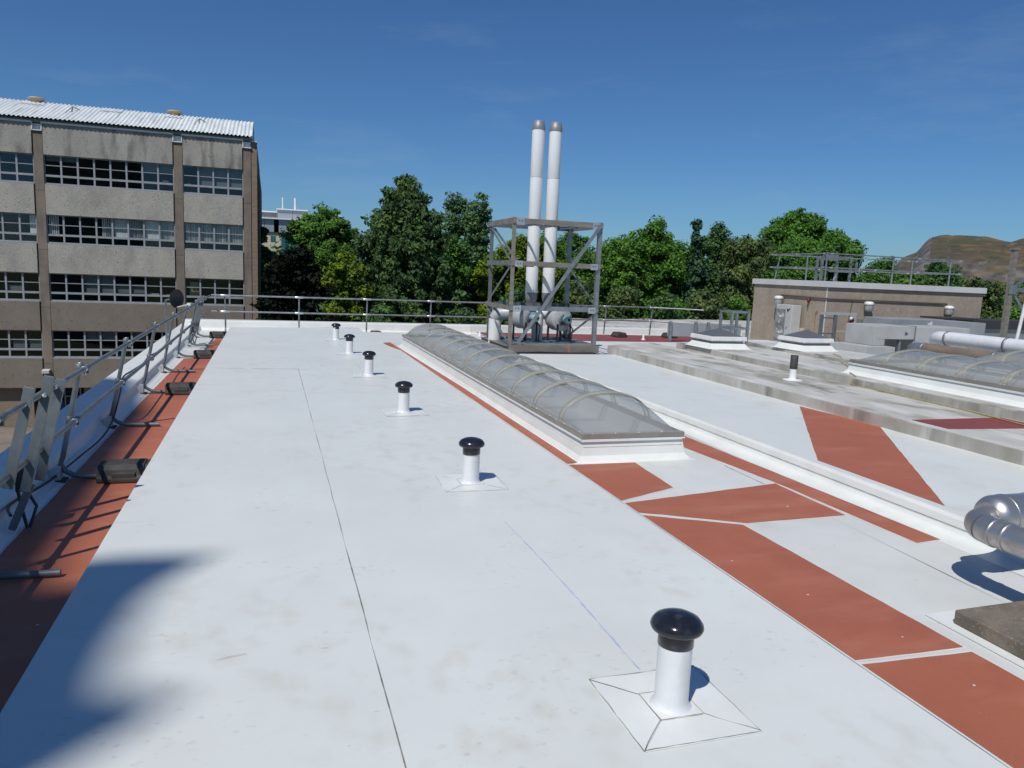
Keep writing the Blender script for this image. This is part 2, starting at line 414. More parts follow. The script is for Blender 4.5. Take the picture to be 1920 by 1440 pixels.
def pane_material():
    m = bpy.data.materials.new('window_glass'); m.use_nodes = True
    N, L = m.node_tree.nodes, m.node_tree.links; N.clear()
    o = N.new('ShaderNodeOutputMaterial')
    tr = N.new('ShaderNodeBsdfTransparent'); tr.inputs['Color'].default_value = (0.93, 0.95, 0.95, 1)
    gl = N.new('ShaderNodeBsdfGlossy'); gl.inputs['Roughness'].default_value = 0.03
    fr = N.new('ShaderNodeFresnel')
    ge = N.new('ShaderNodeNewGeometry'); mi = N.new('ShaderNodeMapRange'); mi.inputs['To Min'].default_value = 1.5; mi.inputs['To Max'].default_value = 1 / 1.5
    L.new(ge.outputs['Backfacing'], mi.inputs['Value']); L.new(mi.outputs['Result'], fr.inputs['IOR'])
    no = N.new('ShaderNodeTexNoise'); no.inputs['Scale'].default_value = 1.2
    tc = N.new('ShaderNodeTexCoord'); L.new(tc.outputs['Object'], no.inputs['Vector'])
    bp = N.new('ShaderNodeBump'); bp.inputs['Strength'].default_value = 0.04
    L.new(no.outputs['Fac'], bp.inputs['Height']); L.new(bp.outputs['Normal'], gl.inputs['Normal'])
    mx = N.new('ShaderNodeMixShader')
    L.new(fr.outputs['Fac'], mx.inputs['Fac']); L.new(tr.outputs['BSDF'], mx.inputs[1]); L.new(gl.outputs['BSDF'], mx.inputs[2])
    L.new(mx.outputs['Shader'], o.inputs['Surface'])
    return m
mt['pane'] = pane_material()

def dome_material(name, tint, body, fac):
    m = bpy.data.materials.new(name); m.use_nodes = True
    N, L = m.node_tree.nodes, m.node_tree.links; N.clear()
    o = N.new('ShaderNodeOutputMaterial')
    tr = N.new('ShaderNodeBsdfTransparent'); tr.inputs['Color'].default_value = (*tint, 1)
    pb = N.new('ShaderNodeBsdfPrincipled'); pb.inputs['Roughness'].default_value = 0.07
    pb.inputs['Specular IOR Level'].default_value = 0.75
    tc = N.new('ShaderNodeTexCoord')
    no = N.new('ShaderNodeTexNoise'); no.inputs['Scale'].default_value = 0.9; no.inputs['Detail'].default_value = 2
    L.new(tc.outputs['Object'], no.inputs['Vector'])
    mc = N.new('ShaderNodeMixRGB'); mc.inputs['Color1'].default_value = (*body, 1)
    mc.inputs['Color2'].default_value = (body[0] * 1.08, body[1] * 1.07, body[2] * 1.02, 1)
    L.new(no.outputs['Fac'], mc.inputs['Fac']); L.new(mc.outputs['Color'], pb.inputs['Base Color'])
    mr = N.new('ShaderNodeMapRange'); mr.inputs['To Min'].default_value = fac - 0.03; mr.inputs['To Max'].default_value = fac + 0.03
    mr.inputs['From Min'].default_value = 0.35; mr.inputs['From Max'].default_value = 0.65
    L.new(no.outputs['Fac'], mr.inputs['Value'])
    mx = N.new('ShaderNodeMixShader')
    L.new(mr.outputs['Result'], mx.inputs['Fac']); L.new(tr.outputs['BSDF'], mx.inputs[1]); L.new(pb.outputs['BSDF'], mx.inputs[2])
    L.new(mx.outputs['Shader'], o.inputs['Surface'])
    return m
mt['dome'] = dome_material('smoky_dome_glazing', (0.86, 0.885, 0.89), (0.39, 0.405, 0.405), 0.50)
mt['dome_rib'] = dome_material('clear_rib_glazing', (0.84, 0.84, 0.78), (0.46, 0.455, 0.40), 0.5)
mt['hatch_dome'] = dome_material('grey_hatch_glazing', (0.4, 0.42, 0.44), (0.15, 0.155, 0.165), 0.8)
mt['lens_clear'] = dome_material('clear_lamp_lens', (0.75, 0.77, 0.77), (0.55, 0.56, 0.56), 0.6)

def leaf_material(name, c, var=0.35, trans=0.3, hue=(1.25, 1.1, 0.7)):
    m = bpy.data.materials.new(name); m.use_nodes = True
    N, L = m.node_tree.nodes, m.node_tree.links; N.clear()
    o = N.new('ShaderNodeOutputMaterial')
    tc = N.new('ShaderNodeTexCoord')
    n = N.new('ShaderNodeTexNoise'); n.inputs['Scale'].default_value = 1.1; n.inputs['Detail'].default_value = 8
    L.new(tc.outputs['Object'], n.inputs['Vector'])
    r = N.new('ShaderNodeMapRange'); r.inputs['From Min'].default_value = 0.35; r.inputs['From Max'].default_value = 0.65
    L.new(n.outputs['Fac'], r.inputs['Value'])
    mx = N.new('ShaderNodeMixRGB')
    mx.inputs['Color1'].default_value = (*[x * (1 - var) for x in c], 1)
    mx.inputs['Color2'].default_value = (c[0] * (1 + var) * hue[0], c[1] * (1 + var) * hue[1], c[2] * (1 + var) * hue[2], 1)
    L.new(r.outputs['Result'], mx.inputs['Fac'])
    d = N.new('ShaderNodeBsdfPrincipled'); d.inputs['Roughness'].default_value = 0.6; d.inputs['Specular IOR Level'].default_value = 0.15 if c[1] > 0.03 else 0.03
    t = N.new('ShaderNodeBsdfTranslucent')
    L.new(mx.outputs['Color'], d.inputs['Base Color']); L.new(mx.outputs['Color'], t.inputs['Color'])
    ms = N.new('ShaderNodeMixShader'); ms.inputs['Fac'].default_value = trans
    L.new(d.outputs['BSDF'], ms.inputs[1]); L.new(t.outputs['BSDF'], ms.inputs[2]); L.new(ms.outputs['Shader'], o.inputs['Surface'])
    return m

# =================================================================== LARGE STRUCTURE
GZ = -8.0
me = MB()
ring = [(math.cos(2 * PI * k / 64), math.sin(2 * PI * k / 64)) for k in range(64)]
for (r0, r1) in ((0.1, 60), (60, 300), (300, 1200), (1200, 5000)):
    for k in range(64):
        a, b = ring[k], ring[(k + 1) % 64]
        me.add([(a[0] * r0, a[1] * r0, GZ), (b[0] * r0, b[1] * r0, GZ), (b[0] * r1, b[1] * r1, GZ), (a[0] * r1, a[1] * r1, GZ)], [(0, 1, 2, 3)])
tag(me.build('ground', mt['grass']), 'green ground far below the roof', kind='structure')

b = MB(); b.box(-40, 3, 27, 48.3, GZ - 0.3, GZ + 0.012); tag(b.build('pavement', mt['column']), 'brown paved forecourt below the concrete building', kind='structure')
# ---- hill with crags far behind the plant room
def hill_mesh():
    prof = [(43.0, -30), (43.6, 12), (44.39, 50), (45.3, 62), (45.65, 78), (45.98, 88), (46.5, 91.5), (46.9, 92), (47.2, 90), (47.63, 91), (48.4, 90), (49.1, 88),
            (50.0, 82.5), (50.4, 80.5), (51.08, 87), (52.5, 95), (54.0, 99), (58, 110), (64, 90), (72, 40), (80, -20)]
    A = np.linspace(43.0, 80.0, 230)
    H = np.interp(A, [p[0] for p in prof], [p[1] for p in prof]) + 1.9
    T = np.linspace(0, 1, 70)
    from mathutils import noise as mn
    vs = []
    for i, a in enumerate(A):
        ar = math.radians(a)
        for t in T:
            r = 1000 + 700 * t if t < 0.85 else 1595 + 2600 * (t - 0.85)
            tt = min(t / 0.72, 1.0)
            # grassy foot, steep crag band, broad shoulder
            s = 0.30 * tt + 0.34 / (1 + math.exp(-(tt - 0.42) * 26)) + 0.36 * tt ** 2
            s = min(s, 1.0)
            if t > 0.72: s = 1.0 - ((t - 0.72) / 0.28) ** 1.6 * 1.0
            z = GZ + (H[i] - GZ) * s
            x, y = math.sin(ar) * r, math.cos(ar) * r
            amp = 9.0 * min(1, max(0, 1.2 * s)) * (1 - s * 0.72)
            z += (mn.fractal(Vector((x * 0.016, y * 0.016, 0.3)), 0.7, 2.2, 7)) * amp
            vs.append((x, y, z))
    m = len(T)
    fs = [(i * m + j, i * m + j + 1, (i + 1) * m + j + 1, (i + 1) * m + j) for i in range(len(A) - 1) for j in range(m - 1)]
    b = MB(); b.add(vs, fs, True)
    return b
def hill_material():
    m = M('moor_and_crag', (0.095, 0.068, 0.038), 0.95, c2=(0.060, 0.052, 0.030), scale=0.03, lo=0.4, hi=0.6, detail=9)
    layer(m, (0.17, 0.105, 0.025), 0.022, 0.50, 0.66, (1, 1, 3), 10, 0.85)
    layer(m, (0.035, 0.035, 0.022), 0.05, 0.55, 0.64, (1, 1, 2), 8, 0.7)
    layer(m, (0.045, 0.06, 0.022), 0.014, 0.52, 0.66, (1, 1, 1), 8, 0.7)
    # bare rock on the steep band
    N, L = m.node_tree.nodes, m.node_tree.links
    b = N['Principled BSDF']; src = b.inputs['Base Color'].links[0].from_socket
    g = N.new('ShaderNodeNewGeometry'); sp = N.new('ShaderNodeSeparateXYZ'); L.new(g.outputs['True Normal'], sp.inputs[0])
    r = N.new('ShaderNodeMapRange'); r.inputs['From Min'].default_value = 0.94; r.inputs['From Max'].default_value = 0.86
    L.new(sp.outputs['Z'], r.inputs['Value'])
    n = N.new('ShaderNodeTexNoise'); n.inputs['Scale'].default_value = 0.05; n.inputs['Detail'].default_value = 9
    tc = N.new('ShaderNodeTexCoord'); L.new(tc.outputs['Object'], n.inputs['Vector'])
    cr = N.new('ShaderNodeValToRGB'); cr.color_ramp.elements[0].position = 0.42; cr.color_ramp.elements[0].color = (0.06, 0.052, 0.046, 1)
    cr.color_ramp.elements[1].position = 0.62; cr.color_ramp.elements[1].color = (0.17, 0.145, 0.13, 1)
    L.new(n.outputs['Fac'], cr.inputs['Fac'])
    mx = N.new('ShaderNodeMixRGB'); L.new(r.outputs['Result'], mx.inputs['Fac']); L.new(src, mx.inputs['Color1']); L.new(cr.outputs['Color'], mx.inputs['Color2'])
    L.new(mx.outputs['Color'], b.inputs['Base Color'])
    return m
tag(hill_mesh().build('hill', hill_material(), fix=False), 'brown craggy hill rising behind the plant room', kind='structure')

# ---- the roof deck: setting, with its sheets, walkways, seams and steps as pieces
roof = thing('roof_deck', 'white flat roof with red walkways and grey steps', None, kind='structure')
roof['label'] = 'white flat roof with red walkways and grey steps'
LZ, GUT = -0.03, -0.18       # level right of the main deck, level of the gutter walkway
b = MB()
deck = [(-1.05, -4), (2.85, -4), (2.85, 17.2), (2.72, 18.0), (2.54, 20.4), (2.57, 23.4), (-1.05, 22.7)]
b.prism(deck, -0.6, -0.006)
b.prism([(2.85, -4), (4.98, -4), (4.98, 22.3), (2.54, 22.3), (2.54, 20.4), (2.72, 18.0), (2.85, 17.2)], -0.6, LZ - 0.004)
b.prism([(-2.0, -4), (-1.05, -4), (-1.05, 22.7), (2.57, 23.4), (2.54, 22.3), (16.4, 22.3), (16.4, 24.2), (-2.0, 24.2)], -0.75, GUT)
b.build('base_layer', mt['membrane_old'], roof)
# membrane sheets of the main deck, each lapping the next by a few millimetres
def sheet(name, poly, z, mat, th=0.004, parent=roof):
    bb = MB(); bb.prism(poly, z - th, z); return bb.build(name, mat, parent)
sheet('membrane_sheet', [(-1.072, -4), (0.50, -4), (0.50, 14.0), (-1.072, 14.15)], 0.000, mt['membrane'], 0.006)
sheet('membrane_sheet', [(0.49, -4), (2.85, -4), (2.85, 14.0), (0.49, 14.0)], 0.003, mt['membrane'], 0.008)
sheet('membrane_sheet', [(-1.072, 14.13), (0.495, 13.98), (1.6, 13.98), (1.6, 23.2), (-1.072, 22.7)], 0.002, mt['membrane'], 0.0075)
sheet('membrane_sheet', [(1.59, 13.98), (2.85, 13.98), (2.85, 17.2), (2.72, 18.0), (2.54, 20.4), (2.57, 23.4), (1.59, 23.2)], 0.0045, mt['membrane'], 0.0095)
# rolled deck edge beside the gutter
bb = MB(); bb.sweep([(-1.075, -0.19), (-1.05, -0.19), (-1.05, -0.008), (-1.066, -0.008), (-1.075, -0.016)], 'y', -4, 22.7); bb.build('deck_edge', mt['membrane_clean'], roof)
sheet('lower_sheet', [(2.85, -4), (4.98, -4), (4.98, 22.3), (2.54, 22.3), (2.54, 20.4), (2.72, 18.0), (2.85, 17.2)], LZ, mt['membrane_old'])
# seams
def seam(pts, z, w=0.007, mat='seam', name='seam', jitter=0.003, parent=roof):
    bb = MB()
    P = []
    for i in range(len(pts) - 1):
        a, c = Vector(pts[i]), Vector(pts[i + 1])
        n = max(1, int((c - a).length / (0.35 if (c - a).length > 1.2 else 0.05)))
        for k in range(n): P.append(a.lerp(c, k / n))
    P.append(Vector(pts[-1]))
    J = [random.uniform(-jitter, jitter) for _ in P]
    vs = []
    for i, p in enumerate(P):
        d = (P[min(i + 1, len(P) - 1)] - P[max(i - 1, 0)]).normalized()
        nrm = Vector((-d.y, d.x)); q = p + nrm * J[i]
        ww = w * (random.uniform(0.55, 1.15) if random.random() < 0.8 else 0.2) / 2
        vs += [(*(q + nrm * ww), z), (*(q - nrm * ww), z)]
    bb.add(vs, [(2 * i, 2 * i + 1, 2 * i + 3, 2 * i + 2) for i in range(len(P) - 1)])
    return bb.build(name, mt[mat], parent)
seam([(0.487, -1), (0.485, 4), (0.487, 9), (0.487, 14.0)], 0.0042, 0.007)
seam([(-1.0, 14.13), (-0.3, 14.05), (0.49, 13.975)], 0.0062, 0.012, 'seam_soft')
seam([(1.59, 14), (1.59, 22.8)], 0.0075, 0.006, 'seam_soft')
seam([(2.83, -1), (2.832, 4), (2.825, 10), (2.83, 15), (2.75, 17.4)], 0.0072, 0.0055, 'seam_soft')
seam([(4.39, 1.0), (4.384, 3.34), (4.474, 4.985)], LZ + 0.004, 0.007)
seam([(4.538, 5.99), (4.55, 6.7)], LZ + 0.004, 0.007)
seam([(4.62, 9.3), (4.60, 12), (4.65, 20)], LZ + 0.004, 0.007)
seam([(4.93, 1.0), (4.92, 4.3), (4.95, 10), (4.97, 16)], LZ + 0.006, 0.006)
seam([(1.708, 5.294), (1.72, 4.573), (1.726, 3.927), (1.716, 3.452), (1.712, 3.072)], 0.0075, 0.013, 'chalk', 'chalk_line', 0.002)
for (pa, pb) in (((-0.25, 3.62), (-0.12, 3.66)),):
    seam([pa, pb], 0.008, 0.003, 'seam', 'scuff_mark', 0.006)
# red walkway coatings
def ragged(poly, amp=0.007, step=0.14):
    out = []
    for i in range(len(poly)):
        a, c = Vector(poly[i]), Vector(poly[(i + 1) % len(poly)])
        d = c - a; n = max(1, int(d.length / step)); nr = Vector((-d.y, d.x)).normalized()
        for k in range(n):
            p = a + d * (k / n)
            if k: p = p + nr * random.uniform(-amp, amp) * 0.5
            out.append((p.x, p.y))
    return out
def red(poly, z, mat='red', outline=None):
    if outline:
        cx = sum(p[0] for p in poly) / len(poly); cy = sum(p[1] for p in poly) / len(poly)
        sheet('walkway_border', [(x + math.copysign(outline, x - cx), y + math.copysign(outline, y - cy)) for x, y in poly], z - 0.002, mt['tape'], 0.003)
    return sheet('red_walkway', ragged(poly), z, mt[mat], 0.0025)
RZ = LZ + 0.006
red([(2.725, 19.1), (2.914, 19.25), (3.092, 7.02), (2.885, 7.02)], RZ + 0.004)
red([(2.873, 6.955), (3.633, 6.948), (3.565, 6.028), (2.873, 5.725)], RZ, outline=0.014)
red([(2.878, 5.66), (4.655, 5.985), (4.64, 5.02), (3.648, 4.994), (2.878, 5.425)], RZ, outline=0.014)
red([(2.875, 5.345), (3.593, 4.965), (3.6, 2.93), (2.878, 2.95)], RZ, outline=0.014)
red([(2.876, 2.905), (3.599, 2.875), (3.62, -1.0), (2.876, -1.0)], RZ, outline=0.014)
red([(4.861, 9.2), (4.885, 7.938), (4.965, 4.36), (4.712, 4.335), (4.683, 5.953), (4.536, 7.584), (4.56, 9.2)], RZ, outline=0.016)
red([(-1.07, -4), (-1.80, -4), (-1.76, 12), (-1.70, 16.9), (-1.40, 17.1), (-1.39, 20.4), (-1.34, 21.5), (-1.07, 21.9)], GUT + 0.004)
red([(2.64, 23.5), (6.1, 23.5), (6.1, 22.4), (2.64, 22.4)], GUT + 0.004)
red([(6.3, 23.5), (14.0, 23.3), (14.0, 21.0), (7.6, 21.0), (6.3, 22.35)], -0.085, 'red_old')
for (cx, cy, cr_) in ((4.29, 5.32, 0.014), (3.2, 3.7, 0.009), (3.35, 3.1, 0.008), (3.05, 4.3, 0.007), (3.3, 2.6, 0.010), (-1.25, 4.6, 0.010), (-1.2, 6.3, 0.008)):
    sheet('paint_chip', [(cx + cr_ * math.cos(a) * random.uniform(0.6, 1.2), cy + 0.6 * cr_ * math.sin(a) * random.uniform(0.6, 1.2)) for a in np.arange(0, 6.2, 0.8)], (RZ if cx > 0 else GUT + 0.004) + 0.002, mt['tape'], 0.0015)
# first step up with a coved foot
prof = [(4.94, LZ - 0.3), (4.94, LZ + 0.001), (5.03, LZ + 0.004), (5.08, LZ + 0.010), (5.115, LZ + 0.020), (5.138, LZ + 0.036), (5.150, LZ + 0.06), (5.163, 0.108), (5.172, 0.122), (5.19, 0.128), (5.22, 0.130), (7.46, 0.130), (7.46, -0.4)]
b = MB(); b.sweep(prof, 'y', -4, 15.55); b.build('roof_step', mt['membrane_clean'], roof)
sheet('upper_sheet', [(5.225, -4), (7.41, -4), (7.41, 15.5), (5.20, 15.5)], 0.134, mt['membrane'])
b = MB(); b.box(5.148, 5.1515, -1, 15.4, 0.050, 0.0535); b.build('lap_line', mt['seam_soft'], roof)
red([(7.33, 9.05), (7.40, 8.2), (7.40, 7.58), (5.30, 4.65), (5.285, 6.17)], 0.138)
# grey coated platforms, each higher than the last
def platform(x0, x1, y0, y1, z0, z1, slant=0.0):
    bb = MB(); bb.prism([(x0, y0), (x1, y0), (x1, y1), (x0, y1 + slant)], z0, z1)
    o = bb.build('roof_platform', mt['platform'], roof, bevel=0.012)
    f = MB(); f.box(x0 - 0.012, x0, y0, y1 + slant - 0.02, z0, z1 - 0.02); f.build('platform_upstand', mt['concrete_face'], roof)
    return o
platform(7.42, 9.02, -4, 16.8, -0.5, 0.30, -0.9)
platform(9.03, 10.55, -4, 16.2, -0.5, 0.425, -0.6)
b = MB(); b.prism([(10.56, -4), (12.0, -4), (12.0, 12.4), (11.95, 13.1), (11.75, 13.9), (11.2, 14.95), (10.75, 15.3), (10.56, 14.3)], -0.6, 0.50); b.build('roof_platform', mt['platform'], roof, bevel=0.012)
b = MB(); b.box(10.548, 10.56, -4, 14.3, -0.5, 0.48); b.build('platform_upstand', mt['concrete_face'], roof)
red([(7.50, 7.2), (7.50, 6.66), (8.95, 6.55), (8.95, 7.2)], 0.304, 'red_old')
# lower roof carrying the plant room
b = MB(); b.box(12.0, 44, -4, 40, -1.2, -0.5); b.build('lower_roof', mt['platform'], roof)
b = MB(); b.prism([(4.98, 15.55), (7.42, 15.5), (9.03, 16.7), (12.0, 15.8), (16.4, 16.5), (16.4, 22.3), (4.98, 22.3)], -0.7, -0.09); b.build('far_gutter_roof', mt['membrane_old'], roof)

# ---- our own building under the roof
bld = thing('roof_building', 'brown walls of the building that carries the white roof', 'building', (0, 0, GZ))
b = MB(); b.box(-2.42, 43.9, -6, 24.3, 0.0, 6.75); b.build('wall', mt['agg_brown'], bld)

# ---- parapets: structure-like walls but things of their own
pw = thing('parapet_wall', 'low white membrane parapet along the left edge of the roof', 'parapet', (-2.15, 8, GUT))
b = MB()
o_ = (-2.15, 8, GUT)
prof = [(-2.47, -0.9), (-2.47, -0.035), (-2.45, -0.022), (-2.42, -0.018), (-1.965, -0.024), (-1.945, -0.034), (-1.925, -0.10), (-1.90, -0.14), (-1.86, -0.165), (-1.80, -0.177), (-1.80, -0.9)]
b.sweep([(x - o_[0], z - o_[2]) for x, z in prof], 'y', -12, 16.2); b.build('membrane_wall', mt['membrane_clean'], pw)
fp = thing('parapet_wall', 'low white membrane parapet along the far edge of the roof', 'parapet', (6, 24.0, GUT))
b = MB()
prof = [(23.62, -0.3), (23.62, -0.17), (23.66, -0.15), (23.72, -0.10), (23.76, 0.09), (23.775, 0.105), (23.80, 0.11), (24.25, 0.11), (24.27, 0.09), (24.27, -0.9), (23.9, -0.9)]
b.sweep([(y - 24.0, z - GUT) for y, z in prof], 'x', -8.4, 0.2); b.build('membrane_wall', mt['membrane_clean'], fp)
b = MB(); b.sweep([(y - 24.0, z - GUT) for y, z in prof], 'x', 0.21, 10.4); b.build('membrane_wall', mt['membrane_old'], fp)
for x in (2.2, 4.4, 6.6, 8.8):
    bb = MB(); bb.box(x, x + 0.012, -0.25, -0.235, 0.06, 0.27); bb.build('joint', mt['seam'], fp)

# =================================================================== BUILDINGS
# ---- four-storey concrete building on the left
OB = (-8.0, 48.0, GZ)
lb = thing('concrete_building', 'four storey concrete office block with ribbon windows and corrugated roof', 'building', OB)
bays = [(-18.53, -12.10, 8), (-11.60, -5.16, 8), (-4.66, -1.45, 4)]
T = [7.05 - 3.17 * k for k in range(4)]
pane_meshes = {}
def add_pane(win, cx, cz, w, h):
    key = (round(w, 2), round(h, 2))
    if key not in pane_meshes:
        p = MB(); p.box(-w / 2, w / 2, -0.006, 0.006, -h / 2, h / 2)
        o = p.build('pane', mt['pane'], win); pane_meshes[key] = o
    else:
        o = pane_meshes[key].copy(); COL.objects.link(o); o.parent = win
    o.location = (cx - OB[0], 48.16 - OB[1], cz - OB[2])
windows = {}
for bi, (x0, x1, n) in enumerate(bays):
    pw_ = (x1 - x0) / n
    for k, t in enumerate(T):
        f = MB()
        yb0, yb1 = 48.10, 48.22
        for i in range(n + 1):
            x = x0 + pw_ * i
            hw = 0.045 if 0 < i < n else 0.03
            f.box(x - hw, x + hw, yb0, yb1, t - 1.53, t)
        for i in range(n):
            a, c = x0 + pw_ * i + 0.045, x0 + pw_ * (i + 1) - 0.045
            f.box(a, c, yb0 + 0.01, yb1, t - 0.04, t)
            f.box(a, c, yb0 + 0.02, yb1, t - 0.55, t - 0.51)
            f.box(a, c, yb0 + 0.005, yb1, t - 1.13, t - 1.02)
            f.box(a, c, yb0 + 0.005, yb1, t - 1.53, t - 1.46)
        w = f.build('window', mt['win_frame'], lb, org=OB)
        windows[bi, k] = w
        for i in range(n):
            cx = x0 + pw_ * (i + 0.5)
            add_pane(w, cx, t - 0.275, pw_ - 0.088, 0.472)
            add_pane(w, cx, t - 0.785, pw_ - 0.088, 0.472)
            add_pane(w, cx, t - 1.295, pw_ - 0.088, 0.332)
        sb = MB(); sb.box(x0, x1, 47.96, 48.10, t - 1.57, t - 1.532); sb.build('sill', mt['win_frame'], w, org=OB)
        ib = MB(); ib.box(x0, x1, 48.25, 48.75, t - 1.11, t - 1.08); ib.build('inner_sill', mt['room'], w, org=OB)
    # spandrels
    zs = [(T[0], 8.67, 'agg_stain')] + [(T[k + 1] if k < 3 else -5.70, T[k] - 1.572, 'agg' if k < 2 else 'agg_brown') for k in range(4)]
    for (za, zb, mm) in zs:
        p = MB(); p.box(x0 + 0.015, x1 - 0.015, 47.96, 48.24, za + 0.004, zb); p.build('spandrel_panel', mt[mm], lb, bevel=0.015, org=OB)
def slats(win, bi, k, i, a=0.0, c=1.0, z0=1.02, z1=0.03, mat='blind', solid=False):
    x0, x1, n = bays[bi]; w_ = (x1 - x0) / n
    xa, xb = x0 + w_ * (i + a) + 0.05, x0 + w_ * (i + c) - 0.05
    p = MB()
    if solid: p.box(xa, xb, 48.235, 48.245, T[k] - z0, T[k] - z1)
    else:
        m = max(3, int((xb - xa) / 0.085))
        for q in range(m):
            xx = xa + (q + 0.5) * (xb - xa) / m
            an = random.uniform(0.25, 0.75)
            p.bar((xx, 48.262, T[k] - z0), (xx, 48.262, T[k] - z1), 0.07, 0.006, (math.sin(an), -math.cos(an), 0))
    p.build('blind', mt[mat], win, org=OB)
for i in range(4): slats(windows[2, 1], 2, 1, i)
for i in (4, 5, 6, 7): slats(windows[1, 1], 1, 1, i, z0=random.choice((1.02, 0.95, 1.02)), solid=(i % 2 == 0))
slats(windows[1, 1], 1, 1, 0, 0.0, 0.75); slats(windows[1, 1], 1, 1, 3, 0.25, 1.0)
slats(windows[0, 1], 0, 1, 7, 0.5, 1.0, solid=True)
for i in (2, 3): slats(windows[1, 2], 1, 2, i, mat='sheet_blind', solid=True)
for i in (4, 5): slats(windows[1, 2], 1, 2, i, z0=0.98, z1=0.45, mat='sheet_blind', solid=True)
for i in (1, 2, 3): slats(windows[2, 0], 2, 0, i, mat='sheet_blind', solid=True)
for i in (0, 1): slats(windows[1, 0], 1, 0, i, z0=0.28, mat='sheet_blind', solid=True)
for i in (6, 7): slats(windows[1, 0], 1, 0, i, z0=0.45, mat='sheet_blind', solid=True)
for i in (6, 7): slats(windows[0, 3], 0, 3, i, a=0.12, z0=1.0, z1=0.55, mat='sheet_blind', solid=True)
for i in (2, 3, 5): slats(windows[1, 3], 1, 3, i, z0=0.5, mat='sheet_blind', solid=True)
slats(windows[0, 2], 0, 2, 6, z0=1.0, z1=0.7, mat='sheet_blind', solid=True)
for (xa, xb) in ((-19.03, -18.53), (-12.10, -11.60), (-5.16, -4.66), (-1.45, -0.98)):
    zz = [8.30, 5.16, 1.99, -1.18, -4.35, -8.0]
    for k in range(5):
        p = MB(); p.box(xa + 0.015, xb - 0.015, 48.03, 48.30, zz[k + 1] + 0.012, zz[k]); p.build('column', mt['column'], lb, bevel=0.012, org=OB)
    p = MB(); p.box(xa + 0.02, xb - 0.02, 48.12, 48.34, 8.305, 8.66); p.box(xa - 0.02, xb + 0.02, 47.94, 48.02, 8.29, 8.335); p.build('gutter_notch', mt['trim'], lb, org=OB)
for (x0, x1, n) in bays:
    p = MB(); p.box(x0, x1, 47.87, 48.28, 8.675, 8.765)
    p.box(x0 - 0.05, x0 - 0.001, 47.92, 48.02, 8.34, 8.745); p.box(x1 + 0.001, x1 + 0.05, 47.92, 48.02, 8.34, 8.745); p.build('roof_trim', mt['trim'], lb, org=OB)
p = MB(); p.box(-0.965, -0.66, 48.06, 48.6, -8, 8.66); p.build('brick_pier', mt['brick'], lb, org=OB)
p = MB(); p.box(-0.985, -0.64, 47.98, 48.62, 8.664, 8.71); p.build('roof_trim', mt['trim'], lb, org=OB)
p = MB(); p.box(-0.655, -0.52, 48.9, 61.5, -8, 6.95); p.box(-1.45, -0.66, 48.61, 62, -8, 8.60); p.build('side_wall', mt['brick'], lb, org=OB)
p = MB(); p.box(-20, -1.0, 48.14, 48.20, 8.725, 8.91); p.build('fascia', mt['flue_grey'], lb, org=OB)
p = MB()
for k in range(4):
    p.box(-19, -1.46, 48.76, 56, T[k] - 1.75, T[k] - 1.55); p.box(-19, -1.46, 48.26, 48.75, T[k] + 0.02, T[k] + 0.14)
p.box(-19, -1.46, 56, 56.2, -8, 8.6); p.box(-19.2, -19, 48.3, 56, -8, 8.6); p.box(-19, -1.46, 48.3, 56, 8.45, 8.6)
for x in (-12.0, -5.0): p.box(x, x + 0.15, 48.4, 56, -8, 8.4)
p.build('room_interior', mt['room'], lb, org=OB)
# corrugated roof, real waves
p = MB()
pitch = 0.216; xs0, xs1 = -20.0, -0.90
nn = int((xs1 - xs0) / pitch * 7)
def roofz(u, v):
    x = xs0 + (xs1 - xs0) * u
    y = 47.72 + 4.28 * v
    return (x + 0.0 * v, y, 8.93 + 1.5 * v + 0.035 * math.sin(2 * PI * (x - xs0) / pitch))
p.grid(roofz, nn, 1)
p.grid(lambda u, v: (xs0 + (xs1 - xs0) * u, 52.0 + 4.3 * v, 10.43 - 1.5 * v + 0.035 * math.sin(2 * PI * (xs1 - xs0) * u / pitch)), nn, 1)
p.build('roof', mt['corrugated'], lb, fix=False, org=OB)
p = MB(); p.add([(-0.93, 47.85, 8.9), (-0.93, 56.1, 8.9), (-0.93, 52, 10.38), (-1.05, 47.85, 8.9), (-1.05, 56.1, 8.9), (-1.05, 52, 10.38)], [(0, 1, 2), (3, 5, 4), (0, 2, 5, 3), (1, 4, 5, 2), (0, 3, 4, 1)]); p.build('gable', mt['corrugated'], lb, org=OB)
for (xa, xb) in ((-13.4, -12.2), (-9.35, -8.2), (-5.9, -4.9)):
    p = MB()
    p.grid(lambda u, v: (xa + (xb - xa) * u, 51.0 + 0.9 * v, 10.115 + 0.315 * v + 0.03 * math.sin(2 * PI * (xa + (xb - xa) * u - xs0) / pitch)), 60, 1)
    p.build('translucent_sheet', mt['rooflight'], lb, fix=False, org=OB)
for xv in (-12.75, -5.42):
    p = MB(); p.lathe((xv, 51.9, 10.38), [(0.30, -0.25), (0.30, 0.12), (0.42, 0.14), (0.44, 0.21), (0.34, 0.26), (0.0, 0.28)], 18); p.build('roof_vent', mt['vent_cap'], lb, org=OB)
for xv in (-10.6, -3.95):
    p = MB(); p.bar((xv, 50.1, 9.72), (xv + 0.05, 50.2, 10.05), 0.05, 0.05); p.bar((xv + 0.05, 50.2, 10.05), (xv + 0.35, 50.6, 9.95), 0.04, 0.04); p.bar((xv - 0.25, 49.6, 9.55), (xv + 0.05, 50.2, 10.05), 0.03, 0.03); p.build('roof_hook', mt['galv'], lb, org=OB)
